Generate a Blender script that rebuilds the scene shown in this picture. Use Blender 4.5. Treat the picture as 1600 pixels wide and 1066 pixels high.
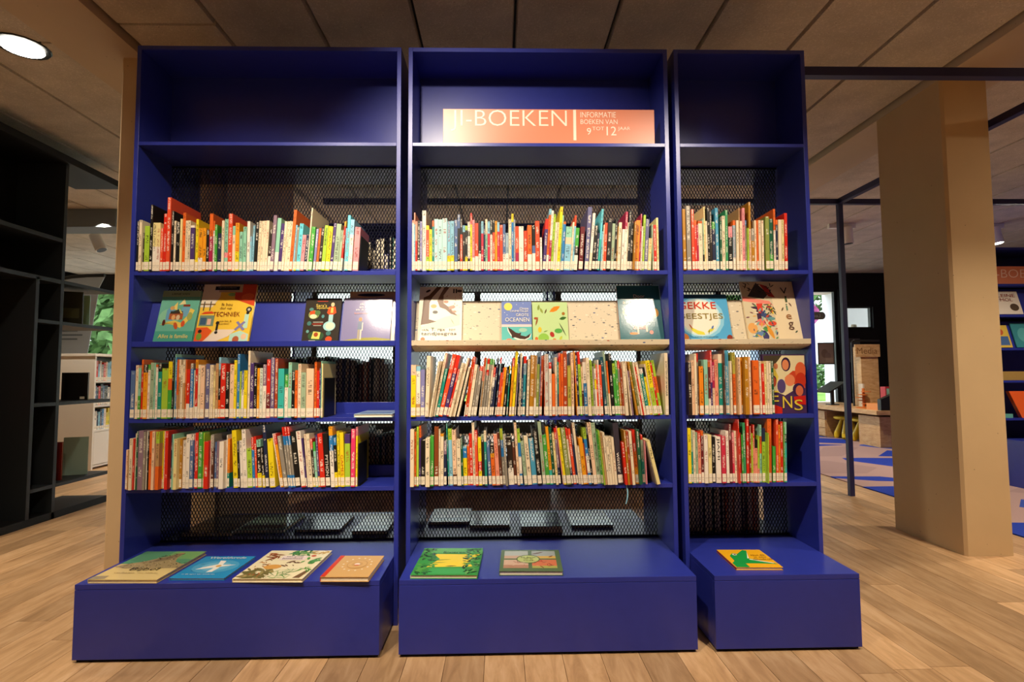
import bpy, math, random
from mathutils import Matrix, Vector
random.seed(7)
for o in list(bpy.data.objects): bpy.data.objects.remove(o)
S = bpy.context.scene
COL = S.collection

# ------------------------------------------------------------------ camera
F = 850.0
CAM = Vector((0.3464, -2.0305, 0.9065)); YAW, PITCH, ROLL = 0.0220, 0.0597, -0.0058
fwd = Vector((math.sin(YAW)*math.cos(PITCH), math.cos(YAW)*math.cos(PITCH), math.sin(PITCH)))
rgt0 = Vector((math.cos(YAW), -math.sin(YAW), 0)); up0 = rgt0.cross(fwd)
RGT = rgt0*math.cos(ROLL) + up0*math.sin(ROLL); UP = up0*math.cos(ROLL) - rgt0*math.sin(ROLL)
cd = bpy.data.cameras.new('camera'); cam = bpy.data.objects.new('camera', cd); COL.objects.link(cam)
cd.sensor_fit = 'HORIZONTAL'; cd.sensor_width = 36.0; cd.lens = F/1600*36; cd.clip_start = 0.05; cd.clip_end = 200
M4 = Matrix((RGT, UP, -fwd)).transposed().to_4x4(); M4.translation = CAM
cam.matrix_world = M4; S.camera = cam

# ------------------------------------------------------------------ colour management, world, lights
S.view_settings.view_transform = 'Standard'; S.view_settings.look = 'None'
S.view_settings.exposure = 0.35; S.view_settings.gamma = 1.0; S.view_settings.use_curve_mapping = False
W = bpy.data.worlds.new('world'); S.world = W; W.use_nodes = True
W.node_tree.nodes['Background'].inputs[0].default_value = (0.80, 0.92, 1.0, 1)
W.node_tree.nodes['Background'].inputs[1].default_value = 3.2

def spot(name, loc, target, watts, angle, blend=0.8, size=0.04, color=(1, .87, .69)):
    l = bpy.data.lights.new(name, 'SPOT'); l.energy = watts; l.spot_size = math.radians(angle); l.spot_blend = blend
    l.shadow_soft_size = size; l.color = color
    o = bpy.data.objects.new(name, l); COL.objects.link(o); o.location = loc
    o.rotation_euler = (Vector(target)-Vector(loc)).to_track_quat('-Z', 'Y').to_euler()
    return o
# track spots on the ceiling in front of the bookcases (above the photographer, out of frame)
spot('track_spot_light', (-0.50, -1.35, 2.36), (-0.66, 0.0, 0.95), 82, 66, .7)
spot('track_spot_light', (-0.03, -1.30, 2.36), (0.32, 0.0, 1.26), 108, 74, .7)
spot('track_spot_light', (1.39, -1.37, 2.36), (0.98, 0.0, 0.92), 74, 64, .7)
# downlights over the floor, plus fill spots added to brighten column and ceiling
for x, y, w, a, tx, ty, tz in ((-0.5, -0.95, 74, 62, -.5, -.75, 0), (1.3, -0.95, 74, 62, 1.3, -.75, 0), (-2.6, -0.6, 130, 90, -2.4, .3, 0),
                               (4.3, -1.5, 50, 62, 2.95, .7, .9), (2.8, -.5, 190, 84, 2.7, .1, 0), (4.2, .9, 150, 120, 4.2, 1.2, 0), (-3.4, .6, 40, 100, -3.2, .9, 0), (-1.6, -3.4, 230, 92, -1.6, -3.2, 0), (2.2, -3.4, 230, 92, 2.2, -3.2, 0), (1.2, 4.6, 150, 110, 1.2, 4.6, 0), (-2.0, 4.4, 110, 100, -2.0, 4.4, 0)):
    spot('downlight_or_fill_light', (x, y, 2.40), (tx, ty, tz), w, a, 1.0, .07)

# ------------------------------------------------------------------ helpers
def lin(c): return c/12.92 if c <= .04045 else ((c+.055)/1.055)**2.4
def hx(h):
    h = h.lstrip('#'); return tuple(lin(int(h[i:i+2], 16)/255) for i in (0, 2, 4))
PAL = dict(cr='#f0dcba', wh='#f6ead9', gy='#958b7c', bk='#1b1916', dk='#2d211a', re='#d92c1a', tm='#e8502c', **{'or': '#ea6a22'},
    am='#f2a01c', ye='#f3d91f', yc='#efdc98', lm='#a9cc3c', gr='#47a53c', dg='#1f5c3e', mt='#93cdb0', te='#1f8f7d', lb='#8fc8dd',
    sk='#68cfdd', ps='#bfe6e2', bl='#2f7fbe', nv='#242c4a', dt='#23505c', pu='#4d3570', la='#8884b6', pk='#ef9599', mg='#b0254c',
    hp='#ea3a6c', br='#5f3322', ta='#c29664', oc='#b9801f', ro='#f0967a', ol='#8c9848', ma='#6b1c22', st='#66648c', mv='#8f7384',
    sb='#56719f', sg='#a3b896', pe='#f4cba6', pm='#dbe3cf', pv='#6a5580', rb='#b0431e', tq='#39b9ac', cm='#d2304a', gb='#9fb6c0',
    tl='#2e8a98', ao='#f28c1e', pg='#cfcabd', yo='#bdb048', ru='#8a4420', tb='#4c9fc0', em='#3b9a62', ds='#3b3540', bc='#20349a')
NAMEOF = dict(cr='cream', wh='white', gy='grey', bk='black', dk='dark brown', re='red', tm='tomato red', **{'or': 'orange'}, am='amber', ye='yellow',
    yc='pale yellow', lm='lime green', gr='green', dg='dark green', mt='mint green', te='teal', lb='light blue', sk='cyan', ps='pale cyan',
    bl='blue', nv='navy', dt='dark teal', pu='purple', la='lavender', pk='pink', mg='magenta', hp='hot pink', br='brown', ta='tan', oc='ochre',
    ro='salmon', ol='olive', ma='maroon', st='slate', mv='mauve', sb='steel blue', sg='sage green', pe='peach', pm='off-white', pv='dusky purple',
    rb='rust', tq='turquoise', cm='crimson', gb='grey-blue', tl='teal blue', ao='bright orange', pg='pale grey', yo='olive yellow', ru='russet',
    tb='sky blue', em='emerald', ds='dark slate')
def C(c):
    if isinstance(c, tuple): return c
    return hx(PAL.get(c, c))

def ray(x, y): return fwd + RGT*((x-800)/F) + UP*((533-y)/F)
def onY(x, y, Y): d = ray(x, y); return CAM + d*((Y-CAM.y)/d.y)
def onZ(x, y, Z): d = ray(x, y); return CAM + d*((Z-CAM.z)/d.z)

class MB:
    """collects vertices, faces, vertex colours and slots for one mesh"""
    def __init__(s): s.v = []; s.f = []; s.c = []; s.m = []; s.k = []; s.uv = []; s.ink = []; s.col = (1, 1, 1); s.slot = 0
    def vert(s, p, uv=(0, 0, 0), ink=(0, 0, 0)):
        s.v.append(tuple(p)); s.c.append(s.col); s.uv.append(uv); s.ink.append(ink); return len(s.v)-1
    def poly(s, pts):
        s.f.append([s.vert(p) for p in pts]); s.m.append(s.slot)
    def box(s, x0, x1, y0, y1, z0, z1):
        i = len(s.v)
        for x, y, z in ((x0,y0,z0),(x1,y0,z0),(x1,y1,z0),(x0,y1,z0),(x0,y0,z1),(x1,y0,z1),(x1,y1,z1),(x0,y1,z1)): s.vert((x, y, z))
        for f in ((0,3,2,1),(4,5,6,7),(0,1,5,4),(1,2,6,5),(2,3,7,6),(3,0,4,7)): s.f.append([i+a for a in f]); s.m.append(s.slot)
    def hexa(s, P):
        i = len(s.v)
        for p in P: s.vert(p)
        for f in ((0,3,2,1),(4,5,6,7),(0,1,5,4),(1,2,6,5),(2,3,7,6),(3,0,4,7)): s.f.append([i+a for a in f]); s.m.append(s.slot)
    def prismx(s, prof, x0, x1):
        """profile of (y,z) points, extruded along x"""
        n = len(prof); i = len(s.v)
        for x in (x0, x1):
            for y, z in prof: s.vert((x, y, z))
        for a in range(n): b = (a+1) % n; s.f.append([i+a, i+b, i+n+b, i+n+a]); s.m.append(s.slot)
        s.f.append([i+a for a in range(n)][::-1]); s.m.append(s.slot); s.f.append([i+n+a for a in range(n)]); s.m.append(s.slot)
    def tube(s, a, b, ra, rb=None, n=12, caps=True):
        a = Vector(a); b = Vector(b); rb = ra if rb is None else rb; d = (b-a).normalized()
        u = d.orthogonal().normalized(); w = d.cross(u); i = len(s.v)
        for p, r in ((a, ra), (b, rb)):
            for k in range(n): t = 2*math.pi*k/n; s.vert(p + (u*math.cos(t)+w*math.sin(t))*r)
        for k in range(n): j = (k+1) % n; s.f.append([i+k, i+j, i+n+j, i+n+k]); s.m.append(s.slot)
        if caps:
            s.f.append([i+k for k in range(n)][::-1]); s.m.append(s.slot); s.f.append([i+n+k for k in range(n)]); s.m.append(s.slot)
    def lathe(s, prof, c=(0, 0, 0), n=16):
        i = len(s.v); m = len(prof)
        for r, z in prof:
            for k in range(n): t = 2*math.pi*k/n; s.vert((c[0]+r*math.cos(t), c[1]+r*math.sin(t), c[2]+z))
        for q in range(m-1):
            for k in range(n): j = (k+1) % n; s.f.append([i+q*n+k, i+q*n+j, i+(q+1)*n+j, i+(q+1)*n+k]); s.m.append(s.slot)
        s.f.append([i+k for k in range(n)][::-1]); s.m.append(s.slot); s.f.append([i+(m-1)*n+k for k in range(n)]); s.m.append(s.slot)
    def data(s, name, mats):
        me = bpy.data.meshes.new(name); me.from_pydata(s.v, [], s.f)
        for m in (mats if isinstance(mats, (list, tuple)) else [mats]): me.materials.append(m)
        if any(s.m): me.polygons.foreach_set('material_index', s.m)
        a = me.attributes.new('cov', 'FLOAT_COLOR', 'POINT'); a.data.foreach_set('color', [q for c in s.c for q in (*c, 1)])
        if any(u != (0, 0, 0) for u in s.uv):
            a = me.attributes.new('bk', 'FLOAT_VECTOR', 'POINT'); a.data.foreach_set('vector', [q for u in s.uv for q in u])
            a = me.attributes.new('ink', 'FLOAT_COLOR', 'POINT'); a.data.foreach_set('color', [q for c in s.ink for q in (*c, 1)])
        return me
    def build(s, name, mats, parent=None, bevel=0):
        o = bpy.data.objects.new(name, s.data(name, mats)); COL.objects.link(o)
        if parent: o.parent = parent
        if bevel:
            b = o.modifiers.new('bevel', 'BEVEL'); b.width = bevel; b.segments = 2; b.limit_method = 'ANGLE'
        return o
def tag(o, label=None, cat=None, group=None, kind=None):
    if label: o['label'] = label
    if cat: o['category'] = cat
    if group: o['group'] = group
    if kind: o['kind'] = kind
    return o
def empty(name, loc=(0, 0, 0), rot=(0, 0, 0), parent=None):
    o = bpy.data.objects.new(name, None); COL.objects.link(o); o.location = loc; o.rotation_euler = rot; o.empty_display_size = .05
    if parent: o.parent = parent
    return o
def struct(o): o['kind'] = 'structure'; return o
def box(name, mat, b, parent=None, bevel=0, col=None):
    m = MB()
    if col: m.col = C(col)
    m.box(*b); return m.build(name, mat, parent, bevel)

# ------------------------------------------------------------------ materials
def mat(name, col=(.8, .8, .8), rough=.5, spec=.5, metal=0, attr=False, emit=0, bump=0, bscale=200, var=0, vscale=3):
    m = bpy.data.materials.new(name); m.use_nodes = True; nt = m.node_tree; b = nt.nodes['Principled BSDF']
    b.inputs['Base Color'].default_value = (*col, 1); b.inputs['Roughness'].default_value = rough
    b.inputs['Specular IOR Level'].default_value = spec; b.inputs['Metallic'].default_value = metal
    if attr:
        a = nt.nodes.new('ShaderNodeAttribute'); a.attribute_name = 'cov'; nt.links.new(a.outputs['Color'], b.inputs['Base Color'])
    if emit:
        b.inputs['Emission Color'].default_value = (*col, 1); b.inputs['Emission Strength'].default_value = emit
    tc = nt.nodes.new('ShaderNodeTexCoord')
    if var and not attr:
        n = nt.nodes.new('ShaderNodeTexNoise'); n.inputs['Scale'].default_value = vscale; n.inputs['Detail'].default_value = 6
        nt.links.new(tc.outputs['Object'], n.inputs['Vector'])
        mr = nt.nodes.new('ShaderNodeMapRange'); mr.inputs[1].default_value = .3; mr.inputs[2].default_value = .7
        mr.inputs[3].default_value = 1-var; mr.inputs[4].default_value = 1+var; nt.links.new(n.outputs['Fac'], mr.inputs[0])
        mx = nt.nodes.new('ShaderNodeMix'); mx.data_type = 'RGBA'; mx.blend_type = 'MULTIPLY'; mx.inputs[0].default_value = 1
        mx.inputs[6].default_value = (*col, 1); nt.links.new(mr.outputs[0], mx.inputs[7]); nt.links.new(mx.outputs[2], b.inputs['Base Color'])
    if bump:
        n = nt.nodes.new('ShaderNodeTexNoise'); n.inputs['Scale'].default_value = bscale; n.inputs['Detail'].default_value = 4
        nt.links.new(tc.outputs['Object'], n.inputs['Vector'])
        bp = nt.nodes.new('ShaderNodeBump'); bp.inputs['Strength'].default_value = bump; bp.inputs['Distance'].default_value = .002
        nt.links.new(n.outputs['Fac'], bp.inputs['Height']); nt.links.new(bp.outputs['Normal'], b.inputs['Normal'])
    return m
BLUE = hx('#2a3596')
M_blue = mat('blue_lacquer', BLUE, .31, .5, bump=.03, bscale=500, var=.04, vscale=30)
M_mesh = mat('blue_painted_mesh', hx('#0b0e26'), .65, .12, var=.05)
M_frame = mat('navy_steel', hx('#161a52'), .45, .5, var=.05)
M_black = mat('black_board', hx('#0d0d0f'), .6, .3, var=.1)
M_char = mat('charcoal_steel', hx('#23282c'), .5, .4, var=.08)
M_attr = mat('printed_paper', attr=True, rough=.45, spec=.4)
M_gloss = mat('glossy_cover', attr=True, rough=.125, spec=.38, bump=.06, bscale=160)
M_pages = mat('page_edges', hx('#efe2c8'), .9, .1, var=.08, vscale=300)
M_white = mat('white_laminate', hx('#efe8dc'), .5, .4, var=.02)
M_metalw = mat('white_metal', hx('#e8e4dc'), .4, .5, var=.02)
M_blackmetal = mat('black_metal', hx('#141414'), .45, .5, var=.1)
M_red = mat('red_panel', hx('#8a1010'), .6, .3, var=.05)
M_yel = mat('yellow_plastic', hx('#e8c21c'), .35, .5, var=.03)

def wood_mat(name, c0, c1, c2, rough, scale=(1, 1, 1), rand=.25):
    m = bpy.data.materials.new(name); m.use_nodes = True; nt = m.node_tree; b = nt.nodes['Principled BSDF']; L = nt.links.new
    tc = nt.nodes.new('ShaderNodeNewGeometry'); mp = nt.nodes.new('ShaderNodeMapping'); mp.inputs['Scale'].default_value = scale
    oi = nt.nodes.new('ShaderNodeObjectInfo'); at = nt.nodes.new('ShaderNodeAttribute'); at.attribute_name = 'rnd'
    add = nt.nodes.new('ShaderNodeMath'); add.operation = 'ADD'; L(oi.outputs['Random'], add.inputs[0]); L(at.outputs['Fac'], add.inputs[1])
    fr = nt.nodes.new('ShaderNodeMath'); fr.operation = 'FRACT'; L(add.outputs[0], fr.inputs[0])
    mul = nt.nodes.new('ShaderNodeMath'); mul.operation = 'MULTIPLY'; mul.inputs[1].default_value = 40; L(fr.outputs[0], mul.inputs[0])
    cb = nt.nodes.new('ShaderNodeCombineXYZ'); L(mul.outputs[0], cb.inputs[0]); L(mul.outputs[0], cb.inputs[1])
    va = nt.nodes.new('ShaderNodeVectorMath'); L(tc.outputs['Position'], va.inputs[0]); L(cb.outputs[0], va.inputs[1]); L(va.outputs[0], mp.inputs[0])
    n1 = nt.nodes.new('ShaderNodeTexNoise'); n1.inputs['Scale'].default_value = 5; n1.inputs['Detail'].default_value = 8; n1.inputs['Roughness'].default_value = .62
    n1.inputs['Distortion'].default_value = .6; L(mp.outputs[0], n1.inputs['Vector'])
    cr = nt.nodes.new('ShaderNodeValToRGB'); e = cr.color_ramp.elements
    e[0].position = .30; e[0].color = (*c0, 1); e[1].position = .72; e[1].color = (*c2, 1); x = e.new(.5); x.color = (*c1, 1)
    L(n1.outputs['Fac'], cr.inputs[0])
    mr = nt.nodes.new('ShaderNodeMapRange'); mr.inputs[3].default_value = 1-rand; mr.inputs[4].default_value = 1+rand*.6; L(fr.outputs[0], mr.inputs[0])
    mx = nt.nodes.new('ShaderNodeMix'); mx.data_type = 'RGBA'; mx.blend_type = 'MULTIPLY'; mx.inputs[0].default_value = 1
    L(cr.outputs[0], mx.inputs[6]); L(mr.outputs[0], mx.inputs[7]); L(mx.outputs[2], b.inputs['Base Color'])
    bp = nt.nodes.new('ShaderNodeBump'); bp.inputs['Strength'].default_value = .15; bp.inputs['Distance'].default_value = .001
    L(n1.outputs['Fac'], bp.inputs['Height']); L(bp.outputs[0], b.inputs['Normal'])
    b.inputs['Roughness'].default_value = rough; b.inputs['Specular IOR Level'].default_value = .4
    return m
M_floor = wood_mat('oak_floor', hx('#a8825a'), hx('#c39b70'), hx('#d6b188'), .40, (6, .9, 1), .3)
M_pine = wood_mat('pine_wood', hx('#b88a55'), hx('#cfa26c'), hx('#dcb784'), .5, (2, 2, 8), .1)

def ceiling_mat():
    m = mat('wood_wool_panel', hx('#a58c72'), .95, .05); nt = m.node_tree; b = nt.nodes['Principled BSDF']; L = nt.links.new
    tc = nt.nodes.new('ShaderNodeNewGeometry')
    n = nt.nodes.new('ShaderNodeTexNoise'); n.inputs['Scale'].default_value = 110; n.inputs['Detail'].default_value = 5; L(tc.outputs['Position'], n.inputs['Vector'])
    n2 = nt.nodes.new('ShaderNodeTexNoise'); n2.inputs['Scale'].default_value = 6; n2.inputs['Detail'].default_value = 4; L(tc.outputs['Position'], n2.inputs['Vector'])
    cr = nt.nodes.new('ShaderNodeValToRGB'); e = cr.color_ramp.elements
    e[0].position = .30; e[0].color = (*hx('#8e8072'), 1); e[1].position = .35; e[1].color = (*hx('#ddd1c3'), 1); e.new(.46).color = (*hx('#c6baab'), 1)
    L(n.outputs['Fac'], cr.inputs[0])
    mr = nt.nodes.new('ShaderNodeMapRange'); mr.inputs[1].default_value = .3; mr.inputs[2].default_value = .7; mr.inputs[3].default_value = .86; mr.inputs[4].default_value = 1.1
    L(n2.outputs['Fac'], mr.inputs[0])
    mx = nt.nodes.new('ShaderNodeMix'); mx.data_type = 'RGBA'; mx.blend_type = 'MULTIPLY'; mx.inputs[0].default_value = 1
    L(cr.outputs[0], mx.inputs[6]); L(mr.outputs[0], mx.inputs[7]); L(mx.outputs[2], b.inputs['Base Color'])
    bp = nt.nodes.new('ShaderNodeBump'); bp.inputs['Strength'].default_value = .5; bp.inputs['Distance'].default_value = .004
    L(n.outputs['Fac'], bp.inputs['Height']); L(bp.outputs[0], b.inputs['Normal']); return m
M_ceil = ceiling_mat()
def plaster_mat(name, col):
    m = mat(name, col, .75, .2); nt = m.node_tree; b = nt.nodes['Principled BSDF']; L = nt.links.new
    tc = nt.nodes.new('ShaderNodeNewGeometry')
    v = nt.nodes.new('ShaderNodeTexVoronoi'); v.inputs['Scale'].default_value = 16; L(tc.outputs['Position'], v.inputs['Vector'])
    wn = nt.nodes.new('ShaderNodeTexNoise'); wn.inputs['Scale'].default_value = 3; wn.inputs['Detail'].default_value = 5; L(tc.outputs['Position'], wn.inputs['Vector'])
    lt = nt.nodes.new('ShaderNodeMapRange'); lt.inputs[1].default_value = .035; lt.inputs[2].default_value = .055; L(v.outputs['Distance'], lt.inputs[0])
    mr = nt.nodes.new('ShaderNodeMapRange'); mr.inputs[1].default_value = .3; mr.inputs[2].default_value = .7; mr.inputs[3].default_value = .94; mr.inputs[4].default_value = 1.03; L(wn.outputs['Fac'], mr.inputs[0])
    ml = nt.nodes.new('ShaderNodeMapRange'); ml.inputs[3].default_value = .55; ml.inputs[4].default_value = 1; L(lt.outputs[0], ml.inputs[0])
    mm = nt.nodes.new('ShaderNodeMath'); mm.operation = 'MULTIPLY'; L(mr.outputs[0], mm.inputs[0]); L(ml.outputs[0], mm.inputs[1])
    mx = nt.nodes.new('ShaderNodeMix'); mx.data_type = 'RGBA'; mx.blend_type = 'MULTIPLY'; mx.inputs[0].default_value = 1
    mx.inputs[6].default_value = (*col, 1); L(mm.outputs[0], mx.inputs[7]); L(mx.outputs[2], b.inputs['Base Color'])
    bp = nt.nodes.new('ShaderNodeBump'); bp.inputs['Strength'].default_value = .3; bp.inputs['Distance'].default_value = .003
    L(lt.outputs[0], bp.inputs['Height']); L(bp.outputs[0], b.inputs['Normal']); return m
M_plaster = plaster_mat('painted_concrete', hx('#d0b287'))
M_beam = plaster_mat('painted_beam', hx('#c9b49a'))
M_wall = mat('interior_wall', hx('#cfc2b0'), .85, .1, var=.04)

def terrazzo_mat():
    m = mat('terrazzo', hx('#e8d9be'), .5, .4); nt = m.node_tree; b = nt.nodes['Principled BSDF']; L = nt.links.new
    tc = nt.nodes.new('ShaderNodeTexCoord'); mp = nt.nodes.new('ShaderNodeMapping'); mp.inputs['Scale'].default_value = (.75, 1.6, 1.8); mp.inputs['Rotation'].default_value = (0, .6, 0)
    L(tc.outputs['Object'], mp.inputs[0]); prev = None; last = None
    for sc, th, cols in ((46, .19, ('#3d3f52', '#8c8678', '#b0543a', '#e8dcc4', '#2c4a80')), (85, .16, ('#7f7868', '#a39a86', '#54545c', '#d8c8aa', '#97674c'))):
        v = nt.nodes.new('ShaderNodeTexVoronoi'); v.inputs['Scale'].default_value = sc; L(mp.outputs[0], v.inputs['Vector'])
        cr = nt.nodes.new('ShaderNodeValToRGB'); cr.color_ramp.interpolation = 'CONSTANT'; e = cr.color_ramp.elements
        e[0].position = 0; e[0].color = (*hx(cols[0]), 1); e[1].position = .2; e[1].color = (*hx(cols[1]), 1)
        for k, p in ((2, .45), (3, .5), (4, .93)): e.new(p).color = (*hx(cols[k]), 1)
        sx = nt.nodes.new('ShaderNodeSeparateColor'); L(v.outputs['Color'], sx.inputs[0]); L(sx.outputs[0], cr.inputs[0])
        lt = nt.nodes.new('ShaderNodeMath'); lt.operation = 'LESS_THAN'; lt.inputs[1].default_value = th; L(v.outputs['Distance'], lt.inputs[0])
        mx = nt.nodes.new('ShaderNodeMix'); mx.data_type = 'RGBA'; L(lt.outputs[0], mx.inputs[0])
        if last: L(last, mx.inputs[6])
        else: mx.inputs[6].default_value = (*hx('#d6c6a8'), 1)
        L(cr.outputs[0], mx.inputs[7]); last = mx.outputs[2]
    L(last, b.inputs['Base Color']); return m
M_terr = terrazzo_mat()

def spine_mat():
    """book cover cloth/paper: flat colour from the mesh plus an unreadable printed title on the spine"""
    m = mat('book_cover', attr=True, rough=.38, spec=.45); nt = m.node_tree; b = nt.nodes['Principled BSDF']; L = nt.links.new
    a = nt.nodes.new('ShaderNodeAttribute'); a.attribute_name = 'cov'; i = nt.nodes.new('ShaderNodeAttribute'); i.attribute_name = 'ink'
    k = nt.nodes.new('ShaderNodeAttribute'); k.attribute_name = 'bk'   # x: 0..1 across spine, y: metres up, z: seed (0 = not spine)
    sp = nt.nodes.new('ShaderNodeSeparateXYZ'); L(k.outputs['Vector'], sp.inputs[0])
    def mth(op, x, y=None):
        n = nt.nodes.new('ShaderNodeMath'); n.operation = op
        for q, w in ((0, x), (1, y)):
            if w is None: continue
            if isinstance(w, (int, float)): n.inputs[q].default_value = w
            else: L(w, n.inputs[q])
        return n.outputs[0]
    u, v, sd = sp.outputs
    ctr = mth('LESS_THAN', mth('ABSOLUTE', mth('SUBTRACT', u, .5)), .27)
    cv = nt.nodes.new('ShaderNodeCombineXYZ'); L(mth('FLOOR', mth('MULTIPLY', u, 4.0)), cv.inputs[0]); L(mth('FLOOR', mth('MULTIPLY', v, 420)), cv.inputs[1]); L(sd, cv.inputs[2])
    wn = nt.nodes.new('ShaderNodeTexWhiteNoise'); wn.noise_dimensions = '3D'; L(cv.outputs[0], wn.inputs['Vector'])
    letters = mth('GREATER_THAN', wn.outputs['Value'], .5)
    cw = nt.nodes.new('ShaderNodeCombineXYZ'); L(mth('MULTIPLY', v, 22), cw.inputs[0]); L(mth('MULTIPLY', sd, 7.3), cw.inputs[1])
    n2 = nt.nodes.new('ShaderNodeTexNoise'); n2.inputs['Scale'].default_value = 1; n2.inputs['Detail'].default_value = 1; L(cw.outputs[0], n2.inputs['Vector'])
    words = mth('GREATER_THAN', n2.outputs['Fac'], .5)
    msk = mth('MULTIPLY', mth('MULTIPLY', ctr, letters), mth('MULTIPLY', words, mth('MULTIPLY', mth('GREATER_THAN', sd, .001), mth('GREATER_THAN', v, .042))))
    mx = nt.nodes.new('ShaderNodeMix'); mx.data_type = 'RGBA'; L(mth('MULTIPLY', msk, .7), mx.inputs[0])
    L(a.outputs['Color'], mx.inputs[6]); L(i.outputs['Color'], mx.inputs[7]); L(mx.outputs[2], b.inputs['Base Color']); return m
M_book = spine_mat()
def label_mat():
    m = mat('spine_sticker', hx('#f4e6cf'), .5, .4); nt = m.node_tree; b = nt.nodes['Principled BSDF']; L = nt.links.new
    k = nt.nodes.new('ShaderNodeAttribute'); k.attribute_name = 'bk'; sp = nt.nodes.new('ShaderNodeSeparateXYZ'); L(k.outputs['Vector'], sp.inputs[0])
    w = nt.nodes.new('ShaderNodeMath'); w.operation = 'COMPARE'; w.inputs[1].default_value = .52; w.inputs[2].default_value = .03; L(sp.outputs[1], w.inputs[0])
    cv = nt.nodes.new('ShaderNodeVectorMath'); cv.operation = 'MULTIPLY'; cv.inputs[1].default_value = (9, 16, 1); L(k.outputs['Vector'], cv.inputs[0])
    fl = nt.nodes.new('ShaderNodeVectorMath'); fl.operation = 'FLOOR'; L(cv.outputs[0], fl.inputs[0])
    wn = nt.nodes.new('ShaderNodeTexWhiteNoise'); L(fl.outputs[0], wn.inputs['Vector'])
    g = nt.nodes.new('ShaderNodeMath'); g.operation = 'GREATER_THAN'; g.inputs[1].default_value = .6; L(wn.outputs['Value'], g.inputs[0])
    bnd = nt.nodes.new('ShaderNodeMath'); bnd.operation = 'COMPARE'; bnd.inputs[1].default_value = .34; bnd.inputs[2].default_value = .09; L(sp.outputs[1], bnd.inputs[0])
    cx = nt.nodes.new('ShaderNodeMath'); cx.operation = 'COMPARE'; cx.inputs[1].default_value = .5; cx.inputs[2].default_value = .3; L(sp.outputs[0], cx.inputs[0])
    m1 = nt.nodes.new('ShaderNodeMath'); m1.operation = 'MULTIPLY'; L(g.outputs[0], m1.inputs[0]); L(bnd.outputs[0], m1.inputs[1])
    m2 = nt.nodes.new('ShaderNodeMath'); m2.operation = 'MULTIPLY'; L(m1.outputs[0], m2.inputs[0]); L(cx.outputs[0], m2.inputs[1])
    mx_ = nt.nodes.new('ShaderNodeMath'); mx_.operation = 'MAXIMUM'; L(m2.outputs[0], mx_.inputs[0]); L(w.outputs[0], mx_.inputs[1])
    ml = nt.nodes.new('ShaderNodeMath'); ml.operation = 'MULTIPLY'; ml.inputs[1].default_value = .45; L(mx_.outputs[0], ml.inputs[0])
    mx = nt.nodes.new('ShaderNodeMix'); mx.data_type = 'RGBA'; mx.inputs[6].default_value = (*hx('#f4e6cf'), 1); mx.inputs[7].default_value = (*hx('#5a4030'), 1)
    L(ml.outputs[0], mx.inputs[0]); L(mx.outputs[2], b.inputs['Base Color']); return m
M_label = label_mat()

def text_mesh(s, thin=0):
    cu = bpy.data.curves.new('t', 'FONT'); cu.body = s; cu.resolution_u = 3; cu.align_x = 'LEFT'; cu.offset = -thin
    o = bpy.data.objects.new('t', cu); me = bpy.data.meshes.new_from_object(o); bpy.data.objects.remove(o)
    return me
def text(s, parent, x0, z0, w, h, col, y=-.0006, mat_=None, name='title', rot=0, mirror=False, thin=0):
    """flat lettering in the local XZ plane of parent, fitted to the box (x0,z0,w,h)"""
    me = text_mesh(s, thin); co = [v.co.copy() for v in me.vertices]
    ax, bx = min(c.x for c in co), max(c.x for c in co); ay, by = min(c.y for c in co), max(c.y for c in co)
    for v, c in zip(me.vertices, co):
        px, pz = (c.x-ax)/(bx-ax), (c.y-ay)/(by-ay)
        if mirror: px = 1-px
        if rot == 90: px, pz = pz, 1-px          # reads downwards
        v.co = (x0+px*w, y, z0+pz*h)
    a = me.attributes.new('cov', 'FLOAT_COLOR', 'POINT'); c = C(col); a.data.foreach_set('color', [q for _ in co for q in (*c, 1)])
    me.materials.append(mat_ or M_attr); o = bpy.data.objects.new(name, me); COL.objects.link(o); o.parent = parent; return o

# ------------------------------------------------------------------ room shell
ZC, ZB = 2.45, 2.41
X0R, X1R, Y0R, Y1R = -6.5, 9.0, -5.0, 6.4
fl = struct(box('floor', M_floor, (X0R, X1R, Y0R, Y1R, -.12, -.012)))
# floor planks running away from the camera, each near one an object of its own
PW, PL = .1245, 1.25
plank_me = {}
far = MB(); far_r = []
npl = 0
for i in range(int((X1R-X0R)/PW)):
    x = X0R + .0698 + i*PW; off = random.random()*PL
    j = 0; y = Y0R - off
    while y < Y1R:
        ya, yb = max(y, Y0R), min(y+PL, Y1R); y += PL
        if yb - ya < .02: continue
        near = yb > -.7 and ya < 2.6 and -3.6 < x < 4.2 and yb-ya > PL*.98
        if near and npl < 295:
            npl += 1
            if 'm' not in plank_me:
                m = MB(); g = .0002; e = .0006
                P = [(g, g, -.012), (PW-g, g, -.012), (PW-g, PL-g, -.012), (g, PL-g, -.012), (g+e, g+e, 0), (PW-g-e, g+e, 0), (PW-g-e, PL-g-e, 0), (g+e, PL-g-e, 0)]
                m.hexa(P); plank_me['m'] = m.data('plank', M_floor)
            o = bpy.data.objects.new('plank', plank_me['m']); COL.objects.link(o); o.parent = fl; o.location = (x, ya, 0)
        else:
            g = .0002; e = .0006; n0 = len(far.v)
            far.hexa([(x+g, ya+g, -.012), (x+PW-g, ya+g, -.012), (x+PW-g, yb-g, -.012), (x+g, yb-g, -.012), (x+g+e, ya+g+e, 0), (x+PW-g-e, ya+g+e, 0), (x+PW-g-e, yb-g-e, 0), (x+g+e, yb-g-e, 0)])
            r = random.random(); far_r += [r]*8
o = far.build('distant_planks', M_floor, fl); o['kind'] = 'stuff'
a = o.data.attributes.new('rnd', 'FLOAT', 'POINT'); a.data.foreach_set('value', far_r)

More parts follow.
